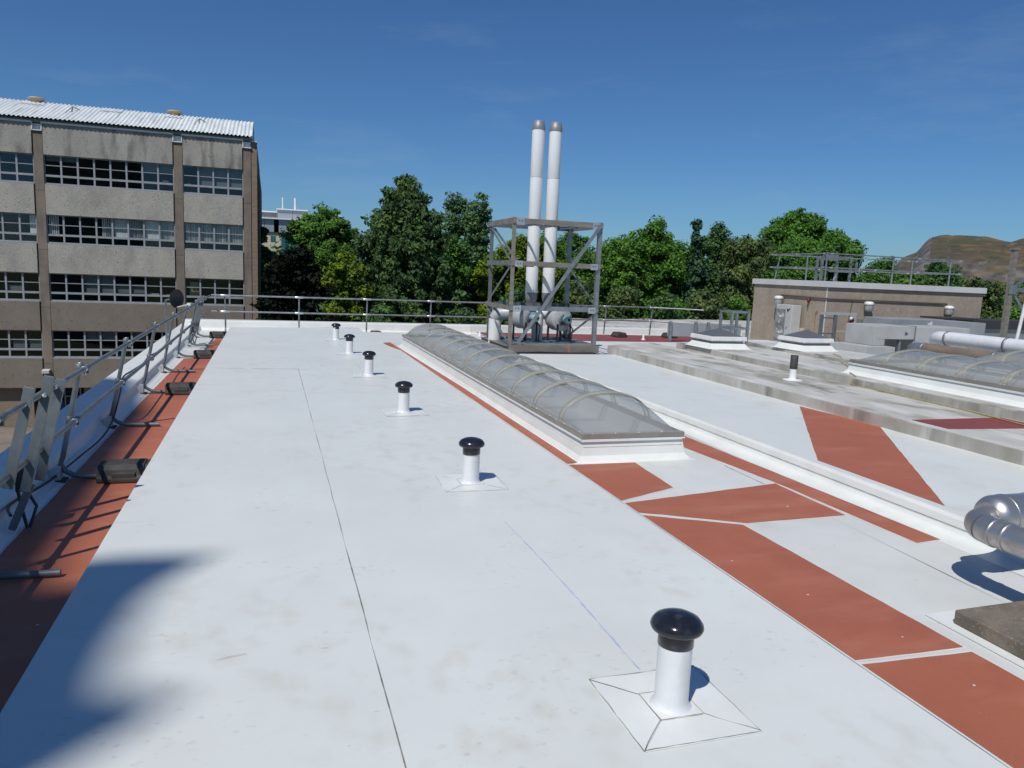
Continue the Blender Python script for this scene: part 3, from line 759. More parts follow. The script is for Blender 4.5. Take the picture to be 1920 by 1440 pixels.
# ground floor
p = MB(); p.box(-19, -1.46, 49.0, 49.1, -8, -5.72); p.build('ground_floor_glazing', mt['dark'], lb, org=OB)
for (xa, xb) in ((-16.0, -12.75), (-10.2, -9.3), (-8.6, -8.1), (-6.6, -5.2)):
    p = MB(); p.box(xa, xb, 48.4, 48.9, -8, -5.72); p.build('ground_floor_panel', mt['brick'], lb, org=OB)
for x in (-12.2, -11.3, -10.5, -7.6): 
    p = MB(); p.box(x, x + 0.06, 48.8, 48.98, -8, -5.72); p.box(x, x + 0.8, 48.82, 48.97, -6.35, -6.30); p.build('ground_floor_frame', mt['win_frame'], lb, org=OB)
p = MB(); p.box(-12.12, -11.35, 48.7, 48.80, -8.0, -6.55); p.build('door', mt['blue'], lb, org=OB)
p = MB(); p.bar((-11.92, 48.0, -4.70), (-11.92, 47.62, -4.75), 0.36, 0.16); p.build('floodlight', mt['coping'], lb, org=OB)
# things standing on the inner sills
def sill_item(name, label, cat, x, k, w, d, h, mat, kind='box'):
    z = T[k] - 1.08
    t = thing(name, label, cat, (x, 48.5, z))
    q = MB()
    if kind == 'box':
        q.box(-w / 2, w / 2, -d / 2, d / 2, 0, h)
        q.build('carton', mt[mat], t, bevel=0.008)
        l = MB(); l.box(-w / 2 - 0.012, w / 2 + 0.012, -d / 2 - 0.012, d / 2 + 0.012, h * 0.72, h + 0.012); l.build('lid', mt[mat], t)
    else:
        q.lathe((0, 0, 0), [(w * 0.42, 0), (w * 0.52, h * 0.3), (w * 0.46, h * 0.75), (w * 0.2, h), (0, h * 0.98)], 14); q.build('body', mt[mat], t)
        l = MB(); l.lathe((0, 0, h * 0.97), [(0.03, 0), (0.03, 0.05), (0, 0.06)], 8); l.build('stalk', mt['bark'], t)
    return t
sill_item('lidded_carton', 'cream carton behind the top right window of the wide middle bay', 'box', -5.62, 0, 0.30, 0.2, 0.2, 'paper')
sill_item('orange_tub', 'round orange object on the sill of the top floor window by the corner', 'ornament', -4.40, 0, 0.34, 0.3, 0.17, 'orange_item', 'round')
for j in range(4):
    t_ = sill_item('storage_carton', ['bottom', 'second from bottom', 'third from bottom', 'top'][j] + ' brown carton in the stack at the third row corner window', 'box', -4.22 + 0.02 * (j % 2), 2, 0.5 - 0.05 * (j == 3), 0.26, 0.2, 'card')
    t_.location.z += 0.215 * j
sill_item('paper_stack', 'flat pale stack of papers behind the seventh pane of the third row', 'papers', -6.40, 2, 0.55, 0.3, 0.10, 'paper')
sill_item('paper_stack', 'flat white stack of papers behind the eighth pane of the third row', 'papers', -5.55, 2, 0.45, 0.3, 0.06, 'paper')

# ---- far silver and cream building behind the trees
OF = (2, 130, GZ)
fb = thing('laboratory_building', 'distant silver clad building with cream walls behind the round tree', 'building', OF)
p = MB(); p.box(-9, 1.75, 130.0, 150, -8, 6.48); p.build('wall', mt['cream_wall'], fb, org=OF)
p = MB(); p.box(1.76, 12, 130.0, 150, -8, 6.48); p.build('wall', mt['clad'], fb, org=OF)
for x in (-9, -5.1, -2.9, -0.7, 0.7, 2.9, 5.1, 7.3):
    p = MB(); p.box(x + 0.03, min(x + 2.2, 12) - 0.03 if x > -6 else x + 3.85, 129.7, 150, 6.5, 8.5); p.build('cladding_panel', mt['clad'], fb, org=OF)
p = MB(); p.box(-9.2, 12.2, 129.2, 150, 8.52, 8.72); p.box(1.2, 6.2, 133.9, 146, 10.35, 10.52); p.box(-9, 1.25, 137.0, 150, 10.0, 10.2); p.box(6.2, 12.0, 137.0, 150, 10.0, 10.15); p.build('roof', mt['trim'], fb, org=OF)
for x in (1.35, 3.75):
    p = MB(); p.box(x, x + 2.36, 134.2, 146, 8.74, 10.33); p.build('penthouse_panel', mt['clad'], fb, org=OF)
p = MB(); p.box(-9, 1.2, 137.4, 150, 8.74, 9.98); p.box(6.2, 12, 137.4, 150, 8.74, 9.98); p.build('plant_screen', mt['flue_grey'], fb, org=OF)
for (x, r) in ((2.18, 0.11), (4.22, 0.2)):
    p = MB(); p.tube([(x, 136, 10.4), (x, 136, 12.5)], r, 8); p.build('roof_flue', mt['trim'], fb, org=OF)
for (xa, xb, za, zb) in ((0.19, 0.98, 5.0, 5.95), (0.19, 0.98, 2.6, 3.55), (-2.6, -1.8, 5.0, 5.95)):
    p = MB(); p.box(xa, xb, 129.93, 129.99, za, zb); w = p.build('window', mt['win_frame'], fb, org=OF)
    for j in (0, 1):
        q = MB(); xm = (xa + xb) / 2; q.box(xa + 0.06 if j == 0 else xm + 0.03, xm - 0.03 if j == 0 else xb - 0.06, 129.90, 129.925, za + 0.06, zb - 0.06); q.build('pane', mt['teal'], w, org=OF)
for i in range(4):
    for j in range(4):
        q = MB(); q.box(1.9 + i * 1.0, 2.84 + i * 1.0, 129.93, 129.98, 5.55 - j * 0.95, 6.42 - j * 0.95); q.build('glazing_panel', mt['teal'], fb, org=OF)

# ---- unseen block added to shade the near roof corner, outline traced from that shade
shade = [(-2.6, 13.2), (-2.0, 12.8), (-1.62, 10.8), (-1.52, 7), (-1.50, 5.6), (-1.36, 5.0), (-1.05, 5.14), (-0.70, 5.12), (-0.34, 5.04), (-0.53, 4.76), (-0.64, 4.52), (-0.68, 4.17),
         (-0.70, 3.91), (-0.70, 3.65), (-0.66, 3.48), (-0.42, 3.37), (-0.40, 3.29), (-0.58, 3.20), (-0.70, 3.10), (-0.76, 3.02), (-0.83, 2.95), (-0.9, 2.7), (-1.0, 2.0), (-1.2, 0), (-1.5, -4), (-9, -4), (-9, 13.2)]
tb = thing('shade_caster_block', 'unseen block added left of and behind the camera to cast the roof shade', 'building', (-22, -12, GZ))
HZ = 30.0
ox, oy = SUN_DIR.x / SUN_DIR.z * HZ, SUN_DIR.y / SUN_DIR.z * HZ
p = MB(); p.prism([(x + ox, y + oy) for x, y in shade], -8.0, HZ); p.build('wall', mt['agg'], tb, org=(-22, -12, GZ))

# ---- plant room on the lower roof
OPR = (18.85, 22.4, -0.45)
pr = thing('plant_room', 'brown rendered rooftop plant room with pale trim', 'building', OPR)
p = MB(); p.box(18.85, 26.05, 22.4, 26.70, -0.5, 1.80); p.build('wall', mt['harl'], pr, org=OPR)
for (xa, xb) in ((18.78, 20.1), (20.103, 22.3), (22.303, 24.4), (24.403, 26.13)):
    p = MB(); p.box(xa, xb, 22.32, 22.46, 1.81, 2.02); p.build('roof_trim', mt['coping'], pr, org=OPR)
for (ya, yb) in ((22.463, 23.9), (23.903, 25.6), (25.603, 26.78)):
    p = MB(); p.box(18.78, 18.92, ya, yb, 1.81, 2.02); p.build('roof_trim', mt['coping'], pr, org=OPR)
p = MB(); p.box(18.922, 26.1, 22.462, 26.76, 1.801, 1.96); p.build('roof', mt['membrane_old'], pr, org=OPR)
p = MB(); p.box(18.835, 18.849, 22.39, 22.43, -0.5, 1.8); p.build('wall_joint', mt['tape'], pr, org=OPR)
p = MB(); p.tube([(18.81, 24.95, 1.40), (18.81, 24.90, 1.43), (18.81, 22.36, 1.41), (24.28, 22.36, 1.37), (24.31, 22.36, 1.31)], 0.026, 8)
p.tube([(19.95, 22.365, 1.38), (19.88, 22.365, 0.9), (19.80, 22.365, 0.3)], 0.011, 6); p.build('conduit', mt['conduit'], pr, org=OPR)
p = MB(); p.tube([(18.82, 22.78, 0.95), (18.80, 22.86, 0.90), (18.82, 22.90, 0.5), (18.82, 22.92, -0.4)], 0.018, 6); p.build('cable', mt['yellow_cable'], pr, org=OPR)
p = MB(); p.box(18.76, 18.845, 23.42, 23.60, 0.08, 0.26); p.build('socket_box', mt['cream'], pr, org=OPR)
p = MB(); p.tube([(18.82, 23.25, -0.1), (18.81, 23.22, 0.15), (18.82, 23.12, 0.24)], 0.01, 5); p.build('cable', mt['cable'], pr, org=OPR)
p = MB(); p.lathe((18.78, 23.27, 1.32), [(0.0, -0.10), (0.045, -0.09), (0.05, 0.02), (0.0, 0.05)], 10); p.tube([(18.849, 23.27, 1.30), (18.77, 23.26, 1.2), (18.75, 23.25, 1.13)], 0.022, 6); p.build('sensor', mt['red_paint'], pr, org=OPR)
def wall_light(label, x, y, z, rz, grp='round wall lights along the plant room'):
    t = thing('wall_light', label, 'wall light', (x, y, z), rz, group=grp)
    q = MB(); q.lathe((0, -0.17, 0.06), [(0.0, 0.10), (0.10, 0.095), (0.165, 0.05), (0.17, -0.02), (0.155, -0.03)], 18); q.box(-0.06, 0.06, -0.05, -0.001, -0.08, 0.14); q.build('housing', mt['lamp_white'], t)
    q = MB(); q.lathe((0, -0.17, 0.06), [(0.15, -0.03), (0.15, -0.20), (0.12, -0.255), (0.05, -0.275), (0.0, -0.28)], 18); q.build('lens', mt['lens_clear'], t)
    q = MB()
    for a in range(6): q.tube([(0.156 * math.cos(a * PI / 3), -0.17 + 0.156 * math.sin(a * PI / 3), 0.03), (0.156 * math.cos(a * PI / 3), -0.17 + 0.156 * math.sin(a * PI / 3), -0.15)], 0.006, 5)
    q.build('guard', mt['galv'], t)
    return t
wall_light('white round wall light above the grey cooling unit', 18.849, 24.85, 1.24, -PI / 2)
wall_light('white round wall light in the middle above the yellow lamp', 20.57, 22.399, 1.20, 0)
wall_light('white round wall light nearest the right end of the plant room', 24.30, 22.399, 1.15, 0)
t = thing('cooling_unit', 'pale grey twin fan cooling unit standing against the plant room wall', 'air conditioner', (18.54, 24.03, -0.45), -PI / 2)
p = MB(); p.box(-0.47, 0.47, -0.2, 0.2, 0.12, 1.54); p.build('casing', mt['ac'], t, bevel=0.015)
for zc in (0.48, 1.08):
    p = MB(); p.box(-0.455, 0.10, -0.215, -0.202, zc - 0.29, zc + 0.29); g = p.build('fan_grille', mt['flue_grey'], t)
    q = MB()
    for r in (0.06, 0.11, 0.16, 0.21, 0.255):
        q.tube([(-0.18 + r * math.cos(a * PI / 10), -0.225, zc + r * math.sin(a * PI / 10)) for a in range(21)], 0.006, 4, False)
    for a in range(8): q.tube([(-0.18, -0.225, zc), (-0.18 + 0.26 * math.cos(a * PI / 4), -0.225, zc + 0.26 * math.sin(a * PI / 4))], 0.005, 4)
    q.build('guard_wires', mt['ac'], g)
    q = MB(); q.lathe((-0.18, -0.218, zc), [(0.0, -0.02), (0.07, -0.015), (0.07, 0.0)], 12, 'y')
    for a in range(3):
        an = a * 2 * PI / 3 + 0.4
        q.bar((-0.18 + 0.06 * math.cos(an), -0.2175, zc + 0.06 * math.sin(an)), (-0.18 + 0.23 * math.cos(an), -0.2175, zc + 0.23 * math.sin(an)), 0.12, 0.004, (0, 1, 0))
    q.build('fan_blades', mt['ac'], g)
p = MB(); p.box(0.13, 0.44, -0.212, -0.201, 0.16, 1.48); p.build('access_panel', mt['ac'], t, bevel=0.004)
p = MB(); p.bar((0.20, -0.216, 1.40), (0.27, -0.216, 1.28), 0.012, 0.04); p.bar((0.36, -0.216, 1.40), (0.26, -0.216, 1.34), 0.012, 0.04); p.build('badge', mt['cable'], t)
p = MB(); p.lathe((0.24, -0.214, 0.70), [(0.0, -0.012), (0.035, -0.01), (0.035, 0.004)], 10, 'y'); p.build('handle', mt['flue_grey'], t)
for x in (-0.38, 0.38):
    p = MB(); p.box(x - 0.06, x + 0.06, -0.2, 0.2, 0.0, 0.118); p.build('foot', mt['rubber'], t)

# =================================================================== VEGETATION
leafm = {
 'mid': leaf_material('mid_green_leaves', (0.098, 0.225, 0.060), trans=0.35),
 'bright': leaf_material('bright_green_leaves', (0.106, 0.245, 0.054), trans=0.38),
 'lime': leaf_material('yellow_green_leaves', (0.150, 0.240, 0.030), trans=0.38),
 'dark': leaf_material('dark_green_leaves', (0.076, 0.165, 0.070), 0.3, 0.3),
 'weep': leaf_material('weeping_beech_leaves', (0.080, 0.150, 0.070), 0.35, 0.3),
 'spruce': leaf_material('blue_green_needles', (0.045, 0.105, 0.072), 0.3, 0.15),
 'olive': leaf_material('olive_birch_leaves', (0.105, 0.162, 0.072), 0.3, 0.3),
 'grey': leaf_material('grey_green_leaves', (0.120, 0.225, 0.115), 0.3, 0.35),
 'shaded_yew': leaf_material('shade_blackened_leaves', (0.010, 0.016, 0.012), 0.3, 0.05, (1.3, 1.0, 0.9)),  # dark foliage with its heavy shade put into the leaf colour
 'big': leaf_material('large_tree_leaves', (0.100, 0.240, 0.054), trans=0.38),
}
def leaf_cloud(name, mat, clumps, per, size, parent, org, hang=0.0, aspect=1.5, up=0.6, sun_bias=0.0):
    """clumps: array (n, 6) centre + radii; scatters real leaf quads through every clump"""
    cl = np.asarray(clumps, float)
    n = len(cl)
    idx = np.repeat(np.arange(n), per)
    m = len(idx)
    d = rng.normal(size=(m, 3)); d /= np.linalg.norm(d, axis=1)[:, None]
    rad = rng.random(m) ** 0.45
    P = cl[idx, :3] + d * rad[:, None] * cl[idx, 3:6]
    nrm = d * 0.7 + rng.normal(size=(m, 3)) * 0.55
    nrm[:, 2] += up
    nrm /= np.linalg.norm(nrm, axis=1)[:, None]
    t = rng.normal(size=(m, 3)); t[:, 2] -= hang * 2.0
    t -= nrm * np.sum(t * nrm, axis=1)[:, None]; t /= np.linalg.norm(t, axis=1)[:, None]
    b = np.cross(nrm, t)
    s = size * (0.55 + 0.8 * rng.random(m))
    a = t * (s * aspect / 2)[:, None]; c = b * (s / 2)[:, None]
    V = np.empty((m, 4, 3))
    bend = nrm * (s * 0.18)[:, None]
    V[:, 0] = P - a; V[:, 1] = P - c * 0.9 + bend; V[:, 2] = P + a; V[:, 3] = P + c * 0.9 + bend
    V = V.reshape(-1, 3) - np.asarray(org)
    mesh = bpy.data.meshes.new(name)
    mesh.vertices.add(m * 4); mesh.vertices.foreach_set('co', V.ravel())
    mesh.loops.add(m * 4); mesh.loops.foreach_set('vertex_index', np.arange(m * 4, dtype=np.int32))
    mesh.polygons.add(m); mesh.polygons.foreach_set('loop_start', np.arange(0, m * 4, 4, dtype=np.int32))
    mesh.polygons.foreach_set('loop_total', np.full(m, 4, dtype=np.int32))
    mesh.update(); mesh.validate()
    mesh.materials.append(mat)
    o = bpy.data.objects.new(name, mesh); COL.objects.link(o)
    if parent: o.parent = parent
    return o
def lobes_to_clumps(lobes, dens, cr, flat=0.75, inner=0.3):
    out = []
    for (x, y, z, rx, ry, rz) in lobes:
        area = (rx * ry + ry * rz + rx * rz) / 3
        n = max(4, int(dens * area / (cr * cr)))
        for i in range(n):
            d = rng.normal(size=3); d /= np.linalg.norm(d)
            if d[2] < -0.55: d[2] *= -0.6
            rr = (0.80 + 0.24 * rng.random()) if rng.random() > inner else 0.3 + 0.45 * rng.random()
            k = cr * (0.6 + 0.8 * rng.random())
            out.append((x + d[0] * rx * rr, y + d[1] * ry * rr, z + d[2] * rz * rr, k, k, k * flat))
    return out
def trunk_and_limbs(t, org, x, y, ztop, r, lobes):
    q = MB()
    zt = GZ + (ztop - GZ) * 0.78
    pts = [(x, y, GZ - 0.1), (x + 0.06, y, GZ + (zt - GZ) * 0.35), (x - 0.05, y + 0.05, GZ + (zt - GZ) * 0.7), (x, y, zt)]
    q.tube(pts, [r, r * 0.78, r * 0.5, r * 0.18], 9)
    q.build('trunk', mt['bark'], t, org=org)
    q = MB()
    for (lx, ly, lz, rx, ry, rz) in lobes[:9]:
        z0 = GZ + (zt - GZ) * random.uniform(0.35, 0.75)
        z0 = min(z0, lz)
        mid = ((x + lx) / 2, (y + ly) / 2, (z0 + lz) / 2 + 0.2)
        q.tube([(x, y, z0), mid, (lx, ly, lz), (lx + rx * 0.4, ly, lz + rz * 0.5)], [r * 0.4, r * 0.28, r * 0.14, r * 0.05], 6)
    q.build('limbs', mt['bark'], t, org=org)
def tree(name, label, cat, x, y, ztop, hw, zlow, mat, per=84, size=0.155, cr=0.56, dens=5.2, shape='round', nl=9, grp=None, hang=0.0, r=0.3):
    org = (x, y, GZ)
    t = thing(name, label, cat, org, group=grp)
    H = ztop - zlow
    L = []
    if shape == 'round':
        L.append((x, y, zlow + H * 0.5, hw * 0.66, hw * 0.62, H * 0.40))
        for i in range(nl):
            a = 2 * PI * i / nl + random.uniform(-0.3, 0.3)
            f = random.uniform(0.2, 0.88)
            w = math.sin(PI * (0.18 + 0.72 * f)) ** 0.7
            rr = hw * random.uniform(0.30, 0.44)
            L.append((x + math.cos(a) * hw * 0.62 * w, y + math.sin(a) * hw * 0.62 * w, zlow + H * f * 0.9, rr, rr, rr * random.uniform(0.75, 1.0)))
        for i in range(7):
            rr = hw * random.uniform(0.24, 0.36)
            a = (-0.62 + 1.24 * i / 6) if i != 3 else 0.0
            L.append((x + a * hw, y + random.uniform(-0.4, 0.2) * hw, ztop - rr * 0.9 - H * 0.30 * abs(a) ** 1.6 - (random.uniform(0, 0.12) * H if i != 3 else 0), rr, rr, rr * 0.9))
    elif shape == 'cone':
        n = 9
        for i in range(n):
            f = i / (n - 1)
            w = hw * (1 - f) ** 0.8 + 0.12
            for k in range(3 if f < 0.7 else 1):
                a = random.uniform(0, 2 * PI)
                L.append((x + math.cos(a) * w * 0.45, y + math.sin(a) * w * 0.45, zlow + H * f * 0.98, w * 0.62, w * 0.62, H / n * 0.75))
        for i in range(14):
            f = 0.3 + 0.66 * i / 13
            w = 0.30 * hw * (1.25 - f)
            L.append((x, y, zlow + H * f, w, w, H / 18))
    elif shape == 'airy':
        for i in range(nl):
            f = random.uniform(0.1, 1.0)
            w = hw * (1.0 - 0.45 * f)
            a = random.uniform(0, 2 * PI); rr = hw * random.uniform(0.18, 0.34) * (1.25 - 0.45 * f)
            L.append((x + math.cos(a) * w * 0.7, y + math.sin(a) * w * 0.7, zlow + (H - rr) * f, rr, rr, rr * 1.3))
    cl = lobes_to_clumps(L, dens, cr)
    trunk_and_limbs(t, org, x, y, ztop, r, L)
    leaf_cloud('crown', leafm[mat], cl, per, size, t, org, hang)
    return t
def weeping_tree(name, label, x, y, ztop, tiers, mat, per=60, size=0.20, r=0.4):
    org = (x, y, GZ)
    t = thing(name, label, 'tree', org)
    cl = []; limbs = []
    for (z, w, n) in tiers:
        for i in range(n):
            a = 2 * PI * (i + random.random() * 0.8) / n
            rr = w * (0.35 + 0.65 * math.sqrt(random.random())) * (1.0 + 0.22 * math.sin(3 * a + z * 1.9) + (0.35 if random.random() < 0.07 else 0))
            cx, cy = x + math.cos(a) * rr, y + math.sin(a) * rr
            zz = z + random.uniform(-0.45, 0.45) - 0.18 * (rr / w) ** 2 * w
            k = random.uniform(0.32, 0.62)
            cl.append((cx, cy, zz, k * 1.15, k * 1.15, k * 0.7))
            # drooping skirt under each tuft
            for j in range(random.choice((1, 2, 3))):
                kk = k * random.uniform(0.45, 0.75)
                cl.append((cx + random.uniform(-0.25, 0.25), cy + random.uniform(-0.25, 0.25), zz - k * (0.9 + 0.8 * j), kk, kk, k * 0.9))
            if i % 3 == 0: limbs.append((cx, cy, zz, 0.3, 0.3, 0.1))
    trunk_and_limbs(t, org, x, y, ztop, r, limbs[:26])
    leaf_cloud('crown', leafm[mat], cl, per, size, t, org, 0.6, 1.8, 0.2)
    return t

weeping_tree('weeping_beech', 'tall dark weeping tree with a pointed top left of the white flues', 7.7, 46, 7.0,
             [(7.0, 0.25, 3), (6.3, 0.8, 7), (5.7, 1.35, 11), (5.2, 1.6, 9), (4.9, 1.75, 15), (4.1, 2.15, 21), (3.3, 2.4, 25), (2.4, 2.65, 28), (1.5, 2.8, 30), (0.6, 2.95, 32), (-0.4, 3.1, 32), (-1.5, 3.2, 30), (-2.6, 3.2, 28), (-3.8, 3.2, 22)], 'weep', per=100, size=0.165)
tree('round_tree', 'rounded mid green tree in front of the silver building', 'tree', 4.3, 62, 6.2, 3.5, -3.5, 'mid', size=0.17, cr=0.55)
tree('slender_tree', 'tall airy grey green tree right of the weeping tree', 'tree', 13.8, 55, 7.4, 2.8, -3.5, 'grey', shape='airy', nl=110, dens=2.6, cr=0.40, size=0.17, per=34)
tree('bright_tree', 'yellow green broad tree behind the steel flue frame', 'tree', 16.4, 50, 4.3, 3.5, -4, 'lime', cr=0.5)
tree('leafy_tree', 'green tree seen between the flues and the frame top', 'tree', 21.2, 58, 4.9, 3.0, -4, 'bright', size=0.17)
tree('leafy_tree', 'small green tree behind the right post of the steel frame', 'tree', 23.8, 56, 3.7, 2.6, -4, 'mid', size=0.17)
tree('broad_tree', 'broad bright green tree just right of the steel frame', 'tree', 27.0, 52, 6.0, 4.1, -4, 'bright', nl=12)
tree('spruce_tree', 'narrow dark spiky conifer between the two broad green trees', 'tree', 29.9, 50, 5.9, 1.5, -4, 'spruce', shape='cone', per=44, size=0.16, cr=0.36)
tree('leafy_tree', 'dark green tree between the conifer and the olive birch', 'tree', 35.8, 57, 6.4, 3.0, -4, 'dark', size=0.16)
tree('birch_tree', 'olive green drooping birch left of the plant room', 'tree', 30.6, 44, 4.9, 2.7, -5, 'olive', shape='airy', nl=95, dens=2.8, cr=0.40, per=44, size=0.15, hang=0.8)
tree('large_tree', 'largest bright green tree standing behind the plant room railing', 'tree', 42.6, 55, 8.2, 5.6, -4, 'big', nl=18, size=0.17)
tree('yew_tree', 'near black shaded tree beside the corner of the concrete building', 'tree', 1.2, 40, 2.75, 2.0, -8, 'shaded_yew', size=0.17, cr=0.4, per=44)
tree('maple_tree', 'yellow green maple in front of the weeping tree', 'tree', 3.9, 43, 2.5, 1.6, -6, 'lime', size=0.16, cr=0.36, per=36)
tree('small_tree', 'thin brownish green tree against the edge of the concrete building', 'tree', -0.35, 52, 3.9, 0.7, -6, 'olive', size=0.16, cr=0.3, nl=6)
tree('leafy_tree', 'leafy tree behind the right half of the plant room railing', 'tree', 47.4, 50, 4.3, 3.0, -4, 'mid')
tree('leafy_tree', 'darker leafy tree under the foot of the hill', 'tree', 52.5, 50, 4.3, 3.0, -4, 'dark')
tree('leafy_tree', 'drooping grey green tree at the right end of the plant room', 'tree', 52.0, 45, 2.9, 2.2, -5, 'olive', hang=0.6)
tree('leafy_tree', 'bright green tree right of the plant room beside the steel mast', 'tree', 54.0, 42, 1.9, 2.6, -6, 'bright')
for i, (x, y, zt, hw, mm, lab) in enumerate([
    (5.2, 38, -0.1, 1.9, 'dark', 'dark low bush under the weeping tree behind the far rail'),
    (9.5, 38, -0.2, 2.0, 'weep', 'dark green bush behind the far rail left of the flue frame'),
    (12.8, 39, 0.9, 2.0, 'dark', 'dark bush left of the steel flue frame'),
    (16.2, 39, 1.3, 1.7, 'olive', 'olive drooping bush behind the left flue'),
    (19.0, 39, 1.4, 1.7, 'olive', 'olive bush behind the right side of the flue frame'),
    (22.0, 40, 0.9, 2.0, 'dark', 'dark bush right of the flue frame behind the rail'),
    (25.2, 41, 1.2, 2.1, 'olive', 'brownish green bush behind the far rail'),
    (27.6, 41, 0.7, 1.6, 'bright', 'small bright bush left of the plant room'),
    (2.6, 37, -0.6, 1.6, 'shaded_yew', 'shaded bush behind the far rail near the building corner'),
    (8.0, 50, 2.6, 3.4, 'dark', 'dark tree mass filling in behind the weeping tree'),
    (11.3, 51, 4.4, 2.3, 'mid', 'green bush between the weeping tree and the airy tree'),
    (32.5, 52, 3.4, 2.6, 'dark', 'dark green tree behind the birch'),
    (38.0, 50, 4.6, 2.6, 'mid', 'green tree between the birch and the largest tree'),
    (32.9, 60, 5.4, 3.0, 'mid', 'green tree filling in behind the narrow conifer'),
    (24.9, 62, 5.4, 3.4, 'mid', 'green tree far behind the right post of the frame'),
    (46.0, 60, 6.0, 3.2, 'big', 'bright tree at the right shoulder of the largest tree'),
    (58.5, 45, 1.6, 3.0, 'mid', 'green tree at the right edge under the hill')]):
    tree('bush' if zt < 1.5 else 'leafy_tree', lab, 'bush' if zt < 1.5 else 'tree', x, y, zt, hw, -8 if zt < 1.5 else -5, mm, per=64, size=0.15, cr=0.48, r=0.16)
# woodland beyond, one mass
cl = []
for i in range(1500):
    x = random.uniform(-4, 105); y = random.uniform(66, 90)
    k = random.uniform(0.8, 1.7)
    cl.append((x, y, random.uniform(-7, 2.2 + 1.3 * math.sin(x * 0.3)), k, k, k * 0.8))
tag(leaf_cloud('woodland', leafm['dark'], cl, 36, 0.42, None, (0, 0, 0)), 'band of woodland filling in beyond the nearer trees', kind='stuff')

# =================================================================== ROOF OBJECTS
# ---- white vent pipes with black mushroom caps
def vent_pipe(label, x, y, h, rz):
    t = thing('vent_pipe', label, 'vent pipe', (x, y, 0.0045), rz, group='white vent pipes in a row along the deck')
    tilt = (random.uniform(-0.012, 0.012), random.uniform(-0.018, 0.018))
    p = MB(); p.lathe((0, 0, 0), [(0.098, 0.004), (0.092, 0.007), (0.083, 0.014), (0.0765, 0.032), (0.0755, 0.05), (0.0755, h - 0.075)], 36); pp = p.build('pipe', mt['pvc_white'], t); pp.rotation_euler = (*tilt, 0)
    p = MB(); p.lathe((0, 0, h - 0.12), [(0.077, 0.0), (0.0795, 0.002), (0.0795, 0.055), (0.078, 0.062), (0.098, 0.066), (0.112, 0.074), (0.118, 0.088), (0.114, 0.104), (0.098, 0.124), (0.07, 0.138), (0.035, 0.146), (0.0, 0.148)], 40)
    pc = p.build('cap', mt['pvc_black'], t); pc.rotation_euler = (*tilt, random.uniform(0, 3))
    f = thing('flashing', None, None); f.parent = t
    # four overlapping flashing flaps and the square collar
    a, c = 0.278, 0.105
    S = [(-a, -a), (a, -a), (a, a), (-a, a)]
    I = [(-c, -c), (c, -c), (c, c), (-c, c)]
    for k in range(4):
        n = (k + 1) % 4
        poly = [S[k], S[n], I[n], I[k]]
        poly = [(px + random.uniform(-0.006, 0.006), py + random.uniform(-0.006, 0.006)) for px, py in poly]
        q = MB(); q.prism(poly, 0.0, 0.003 + 0.0012 * (k % 2))
        q.build('flap', mt['membrane_clean'], f)
        sm = seam([S[k], S[n]], 0.0052, 0.005, name='lap_line', jitter=0.002, parent=f, mat='seam' if y < 3 else 'seam_soft')
        sm = seam([I[k], S[k]], 0.0056, 0.0045, name='lap_line', jitter=0.004, parent=f, mat='seam' if y < 3 else 'seam_soft')
    q = MB(); q.box(-c, c, -c, c, 0.001, 0.006); q.build('collar', mt['membrane_clean'], f)
    for k in range(4): seam([I[k], I[(k + 1) % 4]], 0.0072, 0.0035, name='lap_line', jitter=0.001, parent=f)
    return t
names = ['nearest white vent pipe with a glossy black mushroom cap at the front of the deck', 'second white vent pipe from the front with black mushroom cap',
         'third white vent pipe from the front, level with the middle of the long skylight', 'fourth white vent pipe from the front of the row',
         'fifth white vent pipe, next to last before the far parapet', 'farthest white vent pipe close to the far parapet']
for lab, (x, y), h, rz in zip(names, [(1.708, 2.768), (1.718, 6.40), (1.675, 9.77), (1.64, 13.18), (1.63, 16.48), (1.59, 19.5)], (0.41, 0.385, 0.385, 0.40, 0.39, 0.39), (0.0, -0.03, 0.05, -0.04, 0.02, 0.0)):
    vent_pipe(lab, x, y, h, rz)

